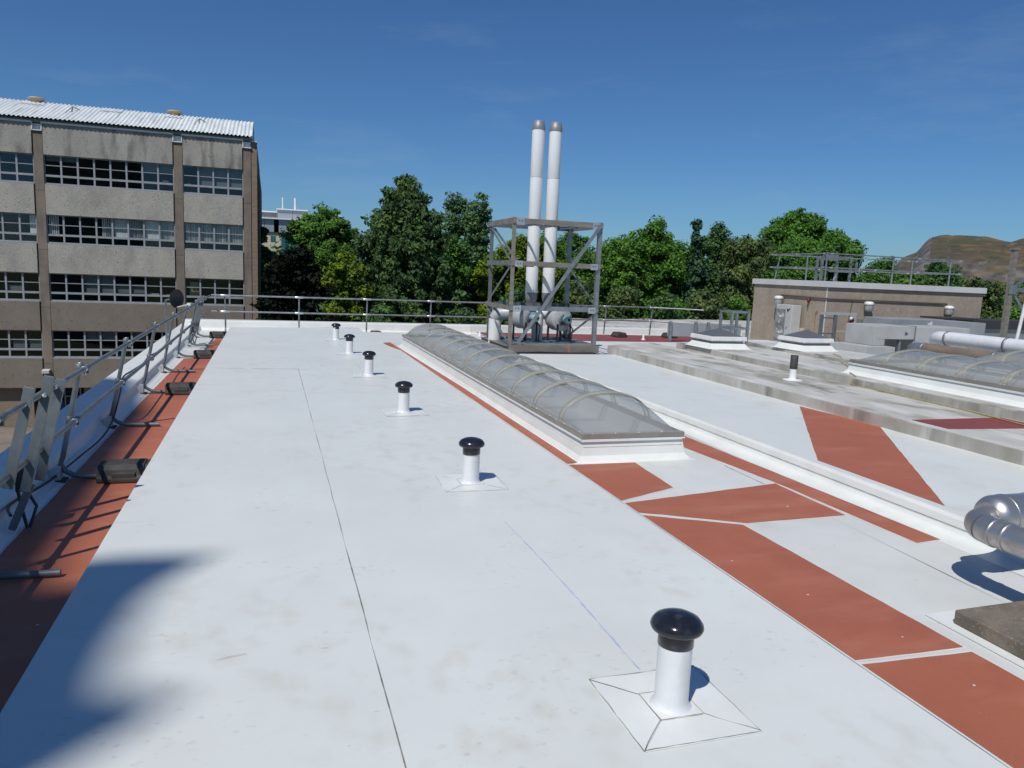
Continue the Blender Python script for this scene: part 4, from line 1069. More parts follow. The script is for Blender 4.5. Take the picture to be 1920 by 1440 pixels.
# ---- barrel vault skylights
def skylight(label, x0, x1, y0, y1, z0, zf, rise, ribs, hip_near=True, hip_far=True, grp='barrel vault skylights', mat='dome'):
    org = ((x0 + x1) / 2, y0, z0)
    t = thing('skylight', label, 'skylight', org, group=grp)
    def loc(b, n, m, par=t, **k): return b.build(n, m, par, org=org, **k)
    # upstand kerb with a splayed foot
    p = MB(); s = 0.13
    ring_ = lambda e, z: [(x0 - e, y0 - e, z), (x1 + e, y0 - e, z), (x1 + e, y1 + e, z), (x0 - e, y1 + e, z)]
    vs = ring_(s, z0 + 0.001) + ring_(s * 0.55, z0 + 0.012) + ring_(0.03, z0 + 0.06) + ring_(0.0, zf - 0.03) + [(x, y, zf - 0.03) for x, y in ((x0 + 0.08, y0 + 0.08), (x1 - 0.08, y0 + 0.08), (x1 - 0.08, y1 - 0.08), (x0 + 0.08, y1 - 0.08))] \
        + [(x, y, z0 + 0.02) for x, y in ((x0 + 0.08, y0 + 0.08), (x1 - 0.08, y0 + 0.08), (x1 - 0.08, y1 - 0.08), (x0 + 0.08, y1 - 0.08))]
    p.add(vs, [(4 * r + i, 4 * r + (i + 1) % 4, 4 * r + 4 + (i + 1) % 4, 4 * r + 4 + i) for r in range(5) for i in range(4)])
    loc(p, 'kerb', mt['membrane_clean'])
    zl = z0 + (zf - z0) * 0.55
    for (a, b_) in (((x0 - 0.013, y0), (x0 - 0.013, y1)),):
        q = MB(); q.box(a[0] - 0.002, a[0], y0, y1, zl, zl + 0.004); loc(q, 'lap_line', mt['seam'])
    q = MB(); q.box(x0, x1, y0 - 0.016, y0 - 0.014, zl, zl + 0.004); loc(q, 'lap_line', mt['seam'])
    q = MB(); q.box(x0 + 0.081, x1 - 0.081, y0 + 0.081, y1 - 0.081, z0 + 0.004, z0 + 0.03); loc(q, 'ceiling_panel', mt['coping'])
    fr = MB()
    fr.box(x0 - 0.02, x0 + 0.05, y0 - 0.02, y1 + 0.02, zf - 0.028, zf + 0.02); fr.box(x1 - 0.05, x1 + 0.02, y0 - 0.02, y1 + 0.02, zf - 0.028, zf + 0.02)
    fr.box(x0 + 0.051, x1 - 0.051, y0 - 0.02, y0 + 0.05, zf - 0.028, zf + 0.02); fr.box(x0 + 0.051, x1 - 0.051, y1 - 0.05, y1 + 0.02, zf - 0.028, zf + 0.02)
    frame = loc(fr, 'frame', mt['frame'], bevel=0.006)
    q = MB(); q.box(x0 - 0.012, x0 + 0.03, y0 - 0.012, y1, zf + 0.0205, zf + 0.027); q.box(x0 + 0.0305, x1 + 0.012, y0 - 0.012, y0 + 0.03, zf + 0.0205, zf + 0.027); loc(q, 'clamping_strip', mt['tan_light'], frame)
    q = MB(); q.box(x0 - 0.034, x0 - 0.021, y0 - 0.03, y1 + 0.02, zf - 0.045, zf - 0.032); q.box(x0 - 0.034, x1 + 0.02, y0 - 0.034, y0 - 0.021, zf - 0.045, zf - 0.032); loc(q, 'drip_edge', mt['trim'], frame)
    xc, hw = (x0 + x1) / 2, (x1 - x0) / 2 - 0.035
    zb = zf + 0.012
    def arc(th, k): return (xc - hw * math.cos(th) , zb + rise * k * max(0.0, math.sin(th)) ** 0.85)
    for i in range(len(ribs) - 1):
        ya, yb = ribs[i], ribs[i + 1]
        g = MB()
        def fn(u, v):
            th = PI * u; k = 0.875 + 0.115 * max(0.0, math.sin(PI * v)) ** 0.5
            x, z = arc(th, k)
            return (x, ya + 0.02 + (yb - ya - 0.04) * v, z)
        g.grid(fn, 22, 6)
        loc(g, 'glazing_bay', mt[mat], fix=False)
    for (yr) in ribs:
        g = MB(); n = 26; pr_ = []
        for (dy, kk) in ((-0.075, 0.935), (-0.05, 0.95), (-0.036, 1.0), (-0.018, 1.02), (0.0, 1.022), (0.018, 1.02), (0.036, 1.0), (0.05, 0.95), (0.075, 0.935)):
            pr_.append((dy, kk))
        vs = []
        for j in range(n + 1):
            for dy, kk in pr_:
                x, z = arc(PI * j / n, kk + 0.012); vs.append((xc + (x - xc) * (1 + (kk - 0.94) * 0.12), yr + dy, z))
        m = len(pr_)
        g.add(vs, [(j * m + i, j * m + i + 1, (j + 1) * m + i + 1, (j + 1) * m + i) for j in range(n) for i in range(m - 1)], True)
        rb = loc(g, 'rib', mt['dome_rib'], fix=False)
        q = MB()
        for sx in (x0 + 0.012, x1 - 0.012): q.box(sx - 0.03, sx + 0.03, yr - 0.02, yr + 0.02, zf + 0.018, zf + 0.045)
        loc(q, 'glint_clip', mt['clamp'], rb)  # small bright clips at the rib feet stand in for sun glints
        q = MB()
        for dy in (-0.052, 0.052):
            q.tube([(xc + (arc(PI * j / 22, 0.965)[0] - xc), yr + dy, arc(PI * j / 22, 0.965)[1]) for j in range(23)], 0.0055, 5)
        loc(q, 'bead', mt['frame'], rb)
    def hip(yr, ye):
        g = MB()
        def fn(u, v):
            x, z = arc(PI * u, 0.95)
            c = max(0.0, math.cos(v * PI / 2)) ** 0.75
            xx = x
            return (xx, yr + (ye - yr) * v, zb + (z - zb) * (c * 0.75 + (1 - v) * 0.25))
        g.grid(fn, 22, 12)
        loc(g, 'end_hip', mt[mat], fix=False)
    if hip_near: hip(ribs[0] - 0.02, y0 + 0.045)
    if hip_far: hip(ribs[-1] + 0.02, y1 - 0.045)
    for yy in np.arange(y0 + 0.12, y1, 0.3):
        pass
    q = MB()
    for yy in np.arange(y0 + 0.1, y1, 0.45): q.lathe((x0 + 0.0, float(yy), zf + 0.018), [(0.012, 0), (0.012, 0.01), (0.0, 0.014)], 7)
    for xx in np.arange(x0 + 0.1, x1, 0.27): q.lathe((float(xx), y0 + 0.0, zf + 0.018), [(0.012, 0), (0.012, 0.01), (0.0, 0.014)], 7)
    loc(q, 'screw_heads', mt['clamp'], frame)
    return t
skylight('long barrel vault skylight running beside the vent pipes', 3.10, 4.26, 7.10, 18.4, LZ, 0.235, 0.33, [7.85 + 0.905 * i for i in range(12)])
skylight('barrel vault skylight on the grey platforms at the right edge', 9.42, 10.75, 3.0, 10.45, 0.425, 0.64, 0.25, [9.78 - 0.715 * i for i in range(9)][::-1], mat='dome')
skylight('second barrel vault skylight at the right edge, behind the first and partly hidden', 11.30, 12.55, 3.0, 10.0, 0.50, 0.70, 0.25, [9.30 - 0.73 * i for i in range(8)][::-1], mat='dome')
b = MB(); b.box(12.0, 12.9, 2.5, 10.4, -0.6, 0.495); b.build('roof_platform', mt['platform'], roof)

# ---- guard rails
def guard_tube(b, p, q, r=0.024): b.tube([p, q], r, 10)
gl = thing('guard_rail', 'galvanised free standing guard rail leaning inwards along the left parapet', 'guard rail', (-1.86, 12, GUT))
GO = (-1.86, 12, GUT)
postY = [2.95, 5.3, 7.66, 10.02, 12.5, 14.8, 17.04, 19.3, 21.5]
XT, XF, ZT = -1.635, -1.855, 0.895
def rail_at(z): return XF + (XT - XF) * (z - GUT) / (ZT - GUT)
ZM = 0.385
def clamp_ring(par, c, axis, r=0.036, w=0.05):
    q = MB(); q.lathe(c, [(0.024, -w / 2), (r * 0.9, -w / 2 + 0.004), (r * 0.9, w / 2 - 0.004), (0.024, w / 2)], 12, axis); q.box(c[0] - 0.012, c[0] + 0.012, c[1] - 0.012, c[1] + 0.012, c[2] - 0.055, c[2] - 0.03)
    return q
for (z, nm) in ((ZT - 0.03, 'top_rail'), (ZM, 'middle_rail')):
    x = rail_at(z) + 0.045
    seg = [0.3] + postY[1:] + [22.9]
    for i in range(len(seg) - 1):
        q = MB(); guard_tube(q, (x, seg[i] + 0.002, z), (x, seg[i + 1] - 0.002, z)); q.build(nm, mt['galv_dull'], gl, org=GO)
for i, y in enumerate(postY):
    q = MB()
    q.tube([(XT, y, ZT + 0.02), (rail_at(0.30), y, 0.30), (rail_at(0.05) + 0.0, y, 0.05), (XF + 0.025, y, -0.02), (XF + 0.06, y, -0.085), (XF + 0.125, y, -0.125), (XF + 0.21, y, -0.143), (XF + (0.40 if i % 2 == 0 else 0.56), y, -0.148)], 0.0235, 10)
    q.build('post', mt['galv_dull'], gl, org=GO)
    q = MB(); q.lathe((XT, y, ZT + 0.02), [(0.0245, -0.008), (0.0245, 0.006), (0.0, 0.007)], 10); q.build('post_cap', mt['galv'], gl, org=GO)
    for z in (ZT - 0.03, ZM):
        q = clamp_ring(gl, (rail_at(z) + 0.045, y - 0.05, z), 'y', 0.032, 0.03); q.build('clamp', mt['clamp'], gl, org=GO)
        q = clamp_ring(gl, (rail_at(z) + 0.045, y + 0.08, z), 'y', 0.031, 0.09); q.build('clamp', mt['galv_dull'], gl, org=GO)
        q = MB(); q.lathe((rail_at(z), y, z), [(0.025, -0.045), (0.033, -0.04), (0.033, 0.04), (0.025, 0.045)], 12); q.build('clamp', mt['galv_dull'], gl, org=GO)
    q = MB()
    q.add([(XF - 0.13, y - 0.055, -0.160), (XF + 0.03, y - 0.055, -0.160), (XF + 0.035, y - 0.055, -0.03), (XF - 0.02, y - 0.055, -0.03),
           (XF - 0.13, y + 0.055, -0.160), (XF + 0.03, y + 0.055, -0.160), (XF + 0.035, y + 0.055, -0.03), (XF - 0.02, y + 0.055, -0.03)],
          [(0, 1, 2, 3), (7, 6, 5, 4), (0, 4, 5, 1), (1, 5, 6, 2), (2, 6, 7, 3), (3, 7, 4, 0)])
    q.build('foot_bracket', mt['plate'], gl, bevel=0.004, org=GO)
    q = MB(); q.box(XF - 0.16, XF + 0.07, y - 0.075, y + 0.075, -0.176, -0.161); q.build('rubber_pad', mt['rubber'], gl, org=GO)
    if i % 2 == 0 and y > 4:
        x0 = XF + 0.34
        prof = [(-0.19, 0.0), (0.19, 0.0), (0.19, 0.045), (0.165, 0.06), (0.15, 0.125), (0.105, 0.158), (-0.105, 0.158), (-0.15, 0.125), (-0.165, 0.06), (-0.19, 0.045)]
        q = MB(); q.sweep([(y + a, -0.174 + c) for a, c in prof], 'x', x0 + 0.06, x0 + 0.40)
        q.sweep([(y + a * 0.86, -0.174 + c * 0.97) for a, c in prof], 'x', x0, x0 + 0.059); q.sweep([(y + a * 0.86, -0.174 + c * 0.97) for a, c in prof], 'x', x0 + 0.401, x0 + 0.455)
        for s_ in (-1, 1): q.box(x0 + 0.13, x0 + 0.33, y + s_ * 0.155 - 0.03, y + s_ * 0.155 + 0.03, -0.15, -0.075)
        q.build('counterweight', mt['rubber'], gl, bevel=0.012, org=GO)
# far guard rail
gf = thing('guard_rail', 'galvanised guard rail along the far parapet in front of the trees', 'guard rail', (6, 23.0, GUT))
GO2 = (6, 23.0, GUT)
postX = [-1.2, 0.82, 2.78, 4.72, 6.7, 8.6, 10.6, 12.3]
RY = 22.95
for (z, nm) in ((0.885, 'top_rail'), (0.43, 'middle_rail')):
    seg = [-1.56] + postX[1:] + [13.7]
    for i in range(len(seg) - 1):
        q = MB(); guard_tube(q, (seg[i], RY, z), (seg[i + 1] - 0.002, RY - (0.9 if i == len(seg) - 2 else 0), z)); q.build(nm, mt['galv'], gf, org=GO2)
for x in postX:
    q = MB(); q.tube([(x, RY + 0.03, 0.91), (x, RY + 0.14, 0.0), (x, RY + 0.13, -0.08), (x, RY + 0.02, -0.135), (x, RY - 0.45, -0.145)], 0.0235, 8); q.build('post', mt['galv'], gf, org=GO2)
    q = MB(); q.box(x - 0.07, x + 0.07, RY - 0.02, RY + 0.25, -0.175, -0.155); q.build('foot_plate', mt['plate'], gf, org=GO2)
    for z in (0.885, 0.43):
        q = MB(); q.lathe((x, RY, z), [(0.024, -0.12), (0.031, -0.11), (0.031, 0.11), (0.024, 0.12)], 10, 'x'); q.build('clamp', mt['clamp'], gf, org=GO2)
for x in (-0.85, 3.0, 10.9, 12.75):
    prof = [(-0.2, 0.0), (0.2, 0.0), (0.2, 0.05), (0.13, 0.155), (-0.13, 0.155), (-0.2, 0.05)]
    q = MB(); q.sweep([(x + a, (-0.174 if x < 5 else -0.08) + c) for a, c in prof], 'y', 22.3, 22.75)
    q.build('counterweight', mt['rubber'], gf, bevel=0.02, org=GO2)

# ---- access frames of flat bars clamped to the left rail
def access_frame(label, y0, lean):
    t = thing('access_frame', label, 'ladder', (XF, y0, GUT))
    o = (XF, y0, GUT)
    for (dy, zt, zb, dx) in ((0.0, 0.98, 0.30, -0.02), (0.40, 1.0, 0.16, 0.0), (0.78, 0.92, 0.14, 0.0)):
        xt, xb = rail_at(zt) + 0.08 + dx, rail_at(zb) + 0.08 + dx
        q = MB(); q.bar((xt, y0 + dy + lean, zt), (xb, y0 + dy - lean * 0.5, zb), 0.026, 0.068, (1, 0, 0)); st = q.build('stile', mt['galv_dull'], t, bevel=0.003, org=o)
        q = MB(); q.lathe((xt - 0.03, y0 + dy + lean * 0.8, ZT - 0.03), [(0.0, -0.07), (0.016, -0.06), (0.016, 0.05), (0.0, 0.06)], 8, 'y'); q.build('bolt', mt['clamp'], st, org=o)
        q = MB(); q.tube([(xt - 0.02, y0 + dy + lean, zt - 0.03), (xt - 0.05, y0 + dy + lean + 0.05, zt - 0.015), (xt - 0.06, y0 + dy + lean + 0.10, zt - 0.06)], 0.006, 6); q.build('wire_hook', mt['clamp'], st, org=o)
    q = MB(); q.bar((rail_at(0.2) + 0.10, y0 + 0.40, 0.2), (rail_at(-0.12) + 0.02, y0 + 0.45, -0.14), 0.05, 0.05, (1, 0, 0)); q.build('leg', mt['galv_dull'], t, org=o)
    q = MB(); q.box(rail_at(0.2) - 0.03, rail_at(0.2) + 0.05, y0 + 0.50, y0 + 0.62, 0.12, 0.30); bx = q.build('junction_box', mt['cable'], t, bevel=0.008, org=o)
    q = MB(); q.tube([(rail_at(0.1), y0 + 0.53, 0.13), (rail_at(0.1) + 0.03, y0 + 0.52, -0.04), (rail_at(0) + 0.08, y0 + 0.50, -0.16)], 0.012, 7)
    q.tube([(rail_at(0.1) + 0.03, y0 + 0.60, 0.13), (rail_at(0.1) + 0.10, y0 + 0.60, -0.02), (rail_at(0) + 0.09, y0 + 0.52, -0.16)], 0.012, 7); q.build('lead', mt['cable'], bx, org=o)
    return t
access_frame('frame of three leaning flat steel bars on the rail at the left edge', 5.78, 0.06)
access_frame('bundle of leaning flat steel bars on the far end of the left rail', 19.2, 0.05)

# ---- cables
def cable(label, pts, r=0.012, mat='cable', name='cable', cat='cable'):
    P = [Vector(p) for p in pts]; out = []
    for i in range(len(P) - 1):
        p0, p1, p2, p3 = P[max(i - 1, 0)], P[i], P[i + 1], P[min(i + 2, len(P) - 1)]
        for k in range(6):
            u = k / 6
            out.append(0.5 * ((2 * p1) + (p2 - p0) * u + (2 * p0 - 5 * p1 + 4 * p2 - p3) * u * u + (3 * p1 - p0 - 3 * p2 + p3) * u ** 3))
    out.append(P[-1])
    q = MB(); q.tube(out, r, 7)
    return tag(q.build(name, mt[mat], None), label, cat)
cable('black cable trailing along the foot of the left parapet and over the rail brackets', [(-1.82, 6.2, -0.03), (-1.93, 6.6, -0.06), (-1.87, 7.4, -0.11), (-1.83, 8.4, -0.13), (-1.80, 9.3, -0.14), (-1.79, 9.9, -0.05), (-1.77, 10.3, 0.22), (-1.80, 10.7, 0.34),
       (-1.80, 11.4, 0.33), (-1.80, 12.3, 0.31), (-1.79, 12.9, 0.35), (-1.80, 14.2, 0.30), (-1.80, 15.3, 0.34)], 0.011)
cable('yellow brown rope lying across the grey platforms', [(10.9, 12.6, 0.515), (10.58, 12.0, 0.515), (10.50, 11.9, 0.437), (9.9, 11.0, 0.437), (9.5, 10.6, 0.437), (9.10, 9.95, 0.437), (8.99, 9.9, 0.32), (9.0, 9.4, 0.312), (8.95, 8.7, 0.312), (8.88, 7.6, 0.312), (8.75, 6.8, 0.312), (8.6, 5.6, 0.312)], 0.008, 'yellow_cable', 'rope', 'rope')

# ---- flue frame with its base
FO = (6.05, 16.6, 0.12)
ff = thing('steel_tower', 'tall braced galvanised steel frame around the two white flues', 'steel frame', FO)
x0, x1, y0, y1 = 5.06, 7.10, 15.95, 17.75
def fpart(q, n, m, par=ff, **k): return q.build(n, mt[m], par, org=FO, **k)
for (x, y, m) in ((x0, y0, 'tan_steel'), (x1, y0, 'galv'), (x0 + 0.02, y1, 'galv_dull'), (x1, y1, 'galv')):
    q = MB(); q.box(x - 0.045, x + 0.045, y - 0.005, y + 0.005, 0.18, 3.06); q.box(x - 0.045 if x > 6 else x + 0.035, x - 0.035 if x > 6 else x + 0.045, y + 0.006, y + 0.085, 0.18, 3.06); fpart(q, 'post', m)
levels = [(2.93, 0.115, 'tan_steel'), (2.03, 0.10, 'tan_steel'), (1.05, 0.10, 'galv')]
for (z, h, m) in levels:
    q = MB(); q.box(x0 - 0.04, x1 + 0.04, y0 - 0.03, y0 - 0.012, z, z + h); q.box(x0 - 0.04, x1 + 0.04, y0 - 0.011, y0 + 0.06, z + h - 0.012, z + h); fpart(q, 'front_beam', m)
    q = MB(); q.box(x0 - 0.02, x1 + 0.04, y1 + 0.09, y1 + 0.105, z, z + h); q.box(x0 - 0.02, x1 + 0.04, y1 + 0.03, y1 + 0.088, z, z + 0.012); fpart(q, 'back_beam', 'galv_dull')
    for x in (x0 - 0.052, x1 + 0.052):
        q = MB(); q.box(x - 0.008, x + 0.008, y0, y1 + 0.08, z, z + h); fpart(q, 'side_beam', 'tan_steel' if (x < 6 and z != 2.03) else 'galv')
    for x in (x0 + 0.13, x1 - 0.12):
        q = MB(); q.box(x - 0.09, x + 0.09, y0 - 0.042, y0 - 0.031, z - 0.03, z + h + 0.005); gp = fpart(q, 'gusset_plate', 'clamp')
        q = MB()
        for dx in (-0.03, 0.03): q.lathe((x + dx, y0 - 0.043, z + h / 2), [(0.0, -0.014), (0.012, -0.012), (0.012, 0.0)], 6, 'y')
        fpart(q, 'bolts', 'dark', gp)
def brace(a, c, w=0.06): q = MB(); q.bar(a, c, w, 0.008, (0, 1, 0.001)); fpart(q, 'brace', 'galv')
q = MB(); q.bar((x1 - 0.03, y0 - 0.055, 2.98), (x0 + 0.16, y0 - 0.055, 0.32), 0.075, 0.02, (0, 1, 0)); fpart(q, 'brace', 'galv')
def sbrace(x, ya, za, yb, zb): q = MB(); q.bar((x, ya, za), (x, yb, zb), 0.055, 0.008, (1, 0, 0)); fpart(q, 'brace', 'galv')
xr = x1 + 0.03
sbrace(xr, y0 + 0.05, 2.93, y1, 2.12); sbrace(xr, y1, 2.02, y0 + 0.05, 1.15); sbrace(xr, y0 + 0.05, 1.02, y1, 0.32)
xl = x0 - 0.03
sbrace(xl, y1, 2.95, y0 + 0.05, 2.12); sbrace(xl, y0 + 0.05, 2.02, y1, 1.15); sbrace(xl, y1, 1.0, y0 + 0.05, 0.34)
q = MB(); q.bar((x0 + 0.1, y1 + 0.08, 2.9), (x0 + 0.75, y1 + 0.08, 2.1), 0.055, 0.008, (0, 1, 0)); fpart(q, 'brace', 'galv')
for z in (2.06, 2.96):
    for xx in (5.55, 6.03, 6.55):
        q = MB(); q.box(xx - 0.02, xx + 0.02, y0 + 0.06, y1 + 0.03, z - 0.05, z - 0.02); fpart(q, 'cross_member', 'galv_dull')
# base: beams, louvred skirt, grating deck
q = MB(); q.box(x0 - 0.05, x1 + 0.08, y0 - 0.10, y0 - 0.075, 0.125, 0.285); q.box(x0 - 0.05, x1 + 0.08, y0 - 0.075, y0 - 0.02, 0.273, 0.285); fpart(q, 'base_beam', 'tan_steel')
q = MB(); q.box(x0 - 0.05, x1 + 0.08, y1 + 0.12, y1 + 0.15, 0.125, 0.285); fpart(q, 'base_beam', 'galv')
q = MB(); q.box(x1 + 0.05, x1 + 0.08, y0 - 0.07, y1 + 0.115, 0.125, 0.285); fpart(q, 'base_beam', 'galv')
for z in (0.01, 0.075, 0.14, 0.205):
    q = MB(); q.box(x0 - 0.11, x0 - 0.07, y0 - 0.10, y1 + 0.15, z, z + 0.05); fpart(q, 'skirt_slat', 'louvre')
for z in (0.062, 0.128, 0.194, 0.262):
    q = MB(); q.box(x0 - 0.125, x0 - 0.06, y0 - 0.11, y1 + 0.16, z, z + 0.012); fpart(q, 'skirt_strip', 'tan_steel')
q = MB()
for k in range(42): q.box(x0 + 0.3 + k * 0.043, x0 + 0.3 + k * 0.043 + 0.006, y0 - 0.015, y1 + 0.11, 0.27, 0.31)
for k in range(18): q.box(x0 + 0.3, x1 + 0.08, y0 - 0.01 + k * 0.105, y0 - 0.004 + k * 0.105, 0.295, 0.309)
tag(fpart(q, 'grating', 'grating'), kind='stuff')
q = MB(); q.box(x0 - 0.05, x0 + 0.29, y0 - 0.02, y1 + 0.11, 0.26, 0.275); fpart(q, 'deck_plate', 'galv_dull')
for (x, y) in ((x0 + 0.1, y0 - 0.05), (x0 + 1.0, y0 - 0.05), (x1 - 0.1, y0 - 0.05), (x0 + 0.1, y1), (x1 - 0.1, y1)):
    q = MB(); q.box(x - 0.06, x + 0.06, y - 0.02, y + 0.10, 0.02 if x < 5.3 else 0.122, 0.124 if x < 5.3 else 0.126); fpart(q, 'bearing_pad', 'rubber')
q = MB(); q.bar((6.42, y0 - 0.108, 0.30), (6.45, y0 - 0.108, 0.10), 0.05, 0.006, (0, 1, 0)); fpart(q, 'hanging_tag', 'orange')
q = MB()
for k in range(7):
    z = 0.135 + 0.012 * k
    q.tube([(x0 + 0.05, y0 - 0.13 - 0.03 * k, 0.132), (x0 + 0.7, y0 - 0.12 - 0.045 * k, 0.135 + 0.01 * (k % 3)), (x0 + 1.4, y0 - 0.15 - 0.03 * k, 0.132), (x1 - 0.05, y0 - 0.10 - 0.05 * k, 0.132)], 0.009, 5)
fpart(q, 'cable_bundle', 'cable')
# flues
for (lab, x, dx) in (('left one of the two tall white flues in the steel frame', 5.88, 0.0), ('right one of the two tall white flues in the steel frame', 6.30, 0.0)):
    t = thing('flue', lab, 'flue', (x, 17.0, 1.2), group='white flues side by side'); o = (x, 17.0, 1.2)
    for (za, zb) in ((1.42, 2.10), (2.105, 3.00), (3.005, 4.05), (4.055, 5.12)):
        q = MB(); q.lathe((x, 17.0, 0), [(0.142, za), (0.145, za + 0.01), (0.145, zb - 0.01), (0.142, zb)], 36); q.build('flue_section', mt['flue'], t, org=o)
    for z in (2.10, 3.00):
        q = MB(); q.lathe((x, 17.0, z), [(0.146, -0.025), (0.158, -0.022), (0.158, 0.022), (0.146, 0.025)], 36); q.box(x + 0.12, x + 0.2, 16.98, 17.02, z - 0.02, z + 0.02); q.build('support_band', mt['galv_dull'], t, org=o)
    q = MB(); q.lathe((x, 17.0, 5.11), [(0.150, 0.0), (0.152, 0.04), (0.122, 0.20), (0.110, 0.205), (0.108, 0.12), (0.0, 0.10)], 36); q.build('terminal', mt['flue_grey'], t, org=o)
    q = MB(); q.lathe((x, 17.0, 0), [(0.10, 0.95), (0.10, 1.20), (0.128, 1.23), (0.142, 1.30), (0.147, 1.415)], 30); q.build('reducer', mt['flue_grey'], t, org=o)
# fans
for (lab, x, y, z, ang) in (('left grey fan housing with pale blue motor under the left flue', 5.62, 16.55, 0.86, 0.42), ('right grey fan housing with pale blue motor under the right flue', 6.42, 16.45, 0.84, 0.18)):
    t = thing('extract_fan', lab, 'fan', (x, y, 0.31), ang, group='grey extract fans')
    zc = z - 0.31
    q = MB(); q.lathe((0, 0, zc), [(0.0, -0.12), (0.255, -0.12), (0.265, -0.11), (0.265, 0.20), (0.23, 0.30), (0.16, 0.33), (0.0, 0.33)], 32, 'y'); q.build('housing', mt['fan_grey'], t)
    q = MB(); q.lathe((0, -0.125, zc), [(0.0, -0.016), (0.10, -0.014), (0.11, 0.0)], 20, 'y'); q.box(-0.1, 0.1, -0.24, -0.142, zc - 0.13, zc - 0.11); q.build('motor_mount', mt['galv_dull'], t)
    q = MB(); q.lathe((0.02, -0.26, zc + 0.01), [(0.0, -0.11), (0.07, -0.105), (0.082, -0.09), (0.082, 0.09), (0.0, 0.10)], 18, 'y'); q.box(-0.03, 0.07, -0.30, -0.2, zc + 0.08, zc + 0.13); mo = q.build('motor', mt['motor'], t)
    q = MB(); q.lathe((0.02, -0.372, zc + 0.01), [(0.0, -0.01), (0.035, -0.008), (0.035, 0.0)], 12, 'y'); q.build('fan_cowl', mt['dark'], mo)
    for sx in (-0.17, 0.17):
        for sy in (-0.20, 0.22):
            q = MB(); q.bar((sx, sy, zc - 0.1), (sx, sy, 0.0), 0.035, 0.035); q.build('leg', mt['cable'], t)
    q = MB(); q.tube([(0.06, -0.3, zc - 0.05), (0.16, -0.32, zc - 0.2), (0.14, -0.3, 0.02)], 0.014, 6); q.build('lead', mt['cable'], t)
    q = MB(); q.box(-0.22, 0.24, -0.28, 0.28, 0.0, 0.02); q.build('mounting_plate', mt['galv_dull'], t)
t = thing('fan_duct', 'white round duct bending down from the left fan', 'duct', (5.2, 17.2, 0.3)); o = (5.2, 17.2, 0.3)
q = MB(); q.tube([(5.62, 16.95, 0.92), (5.40, 17.05, 0.92), (5.22, 17.14, 0.91), (5.12, 17.19, 0.86), (5.08, 17.22, 0.78)], 0.15, 24); q.build('bend', mt['fan_grey'], t, org=o)
q = MB(); q.tube([(5.08, 17.22, 0.775), (5.08, 17.22, 0.12)], 0.148, 24); q.build('drop', mt['membrane_clean'], t, org=o)
for s_ in (0.25, 0.55):
    q = MB(); c = Vector((5.62, 16.95, 0.92)).lerp(Vector((5.22, 17.14, 0.91)), s_); d = Vector((-0.4, 0.19, 0)).normalized() * 0.012
    q.tube([c - d, c + d], 0.156, 24); q.build('joint_band', mt['galv_dull'], t, org=o)
t = thing('fan_duct', 'white round duct dropping between the two fans', 'duct', (6.02, 16.9, 0.3)); o = (6.02, 16.9, 0.3)
q = MB(); q.tube([(6.42, 16.80, 0.95), (6.22, 16.86, 0.96), (6.09, 16.89, 0.93), (6.04, 16.9, 0.84), (6.03, 16.9, 0.72)], 0.135, 24); q.build('bend', mt['flue'], t, org=o)
q = MB(); q.tube([(6.03, 16.9, 0.715), (6.03, 16.9, 0.31)], 0.135, 24); q.build('drop', mt['flue'], t, org=o)
cable('thick black hose looping behind the right fan inside the frame', [(6.75, 17.3, 1.05), (6.85, 17.35, 0.75), (6.78, 17.3, 0.45), (6.95, 17.2, 0.34), (7.05, 17.5, 0.40), (7.08, 17.6, 0.9)], 0.035, 'cable', 'hose', 'hose')
t = thing('vent_stub', 'short white capped vent behind the long skylight near the far rail', 'vent pipe', (4.9, 22.0, GUT + 0.09))
q = MB(); q.lathe((0, 0, 0), [(0.28, 0), (0.26, 0.05), (0.08, 0.07), (0.07, 0.2)], 18); q.build('base', mt['membrane_clean'], t)
q = MB(); q.lathe((0, 0, 0.2), [(0.075, 0), (0.078, 0.05), (0.1, 0.06), (0.07, 0.1), (0, 0.11)], 16); q.build('cap', mt['pvc_black'], t)
for (lab, x, y, m) in (('small red stud on the far red walkway left of the frame', 6.0, 21.9, 'tape'), ('small pale stud on the far red walkway right of the frame', 11.3, 21.6, 'tape')):
    q = MB(); q.lathe((x, y, -0.08), [(0.07, 0), (0.06, 0.03), (0.03, 0.04), (0.03, 0.14), (0, 0.15)], 10); tag(q.build('roof_stud', mt[m], None), lab.replace('red stud', 'white stud'), 'stud')

# ---- two tone vent on the grey platform
t = thing('vent_post', 'two tone vent post, dark grey above white, on the grey platform', 'vent pipe', (8.31, 10.5, 0.30))
q = MB(); q.lathe((0, 0, 0), [(0.16, 0.001), (0.15, 0.012), (0.07, 0.02), (0.058, 0.04), (0.056, 0.20)], 22); q.build('base_pipe', mt['membrane_clean'], t)
q = MB(); q.lathe((0, 0, 0.19), [(0.060, 0), (0.062, 0.01), (0.062, 0.225), (0.0, 0.23)], 22); q.build('sleeve', mt['rubber'], t)

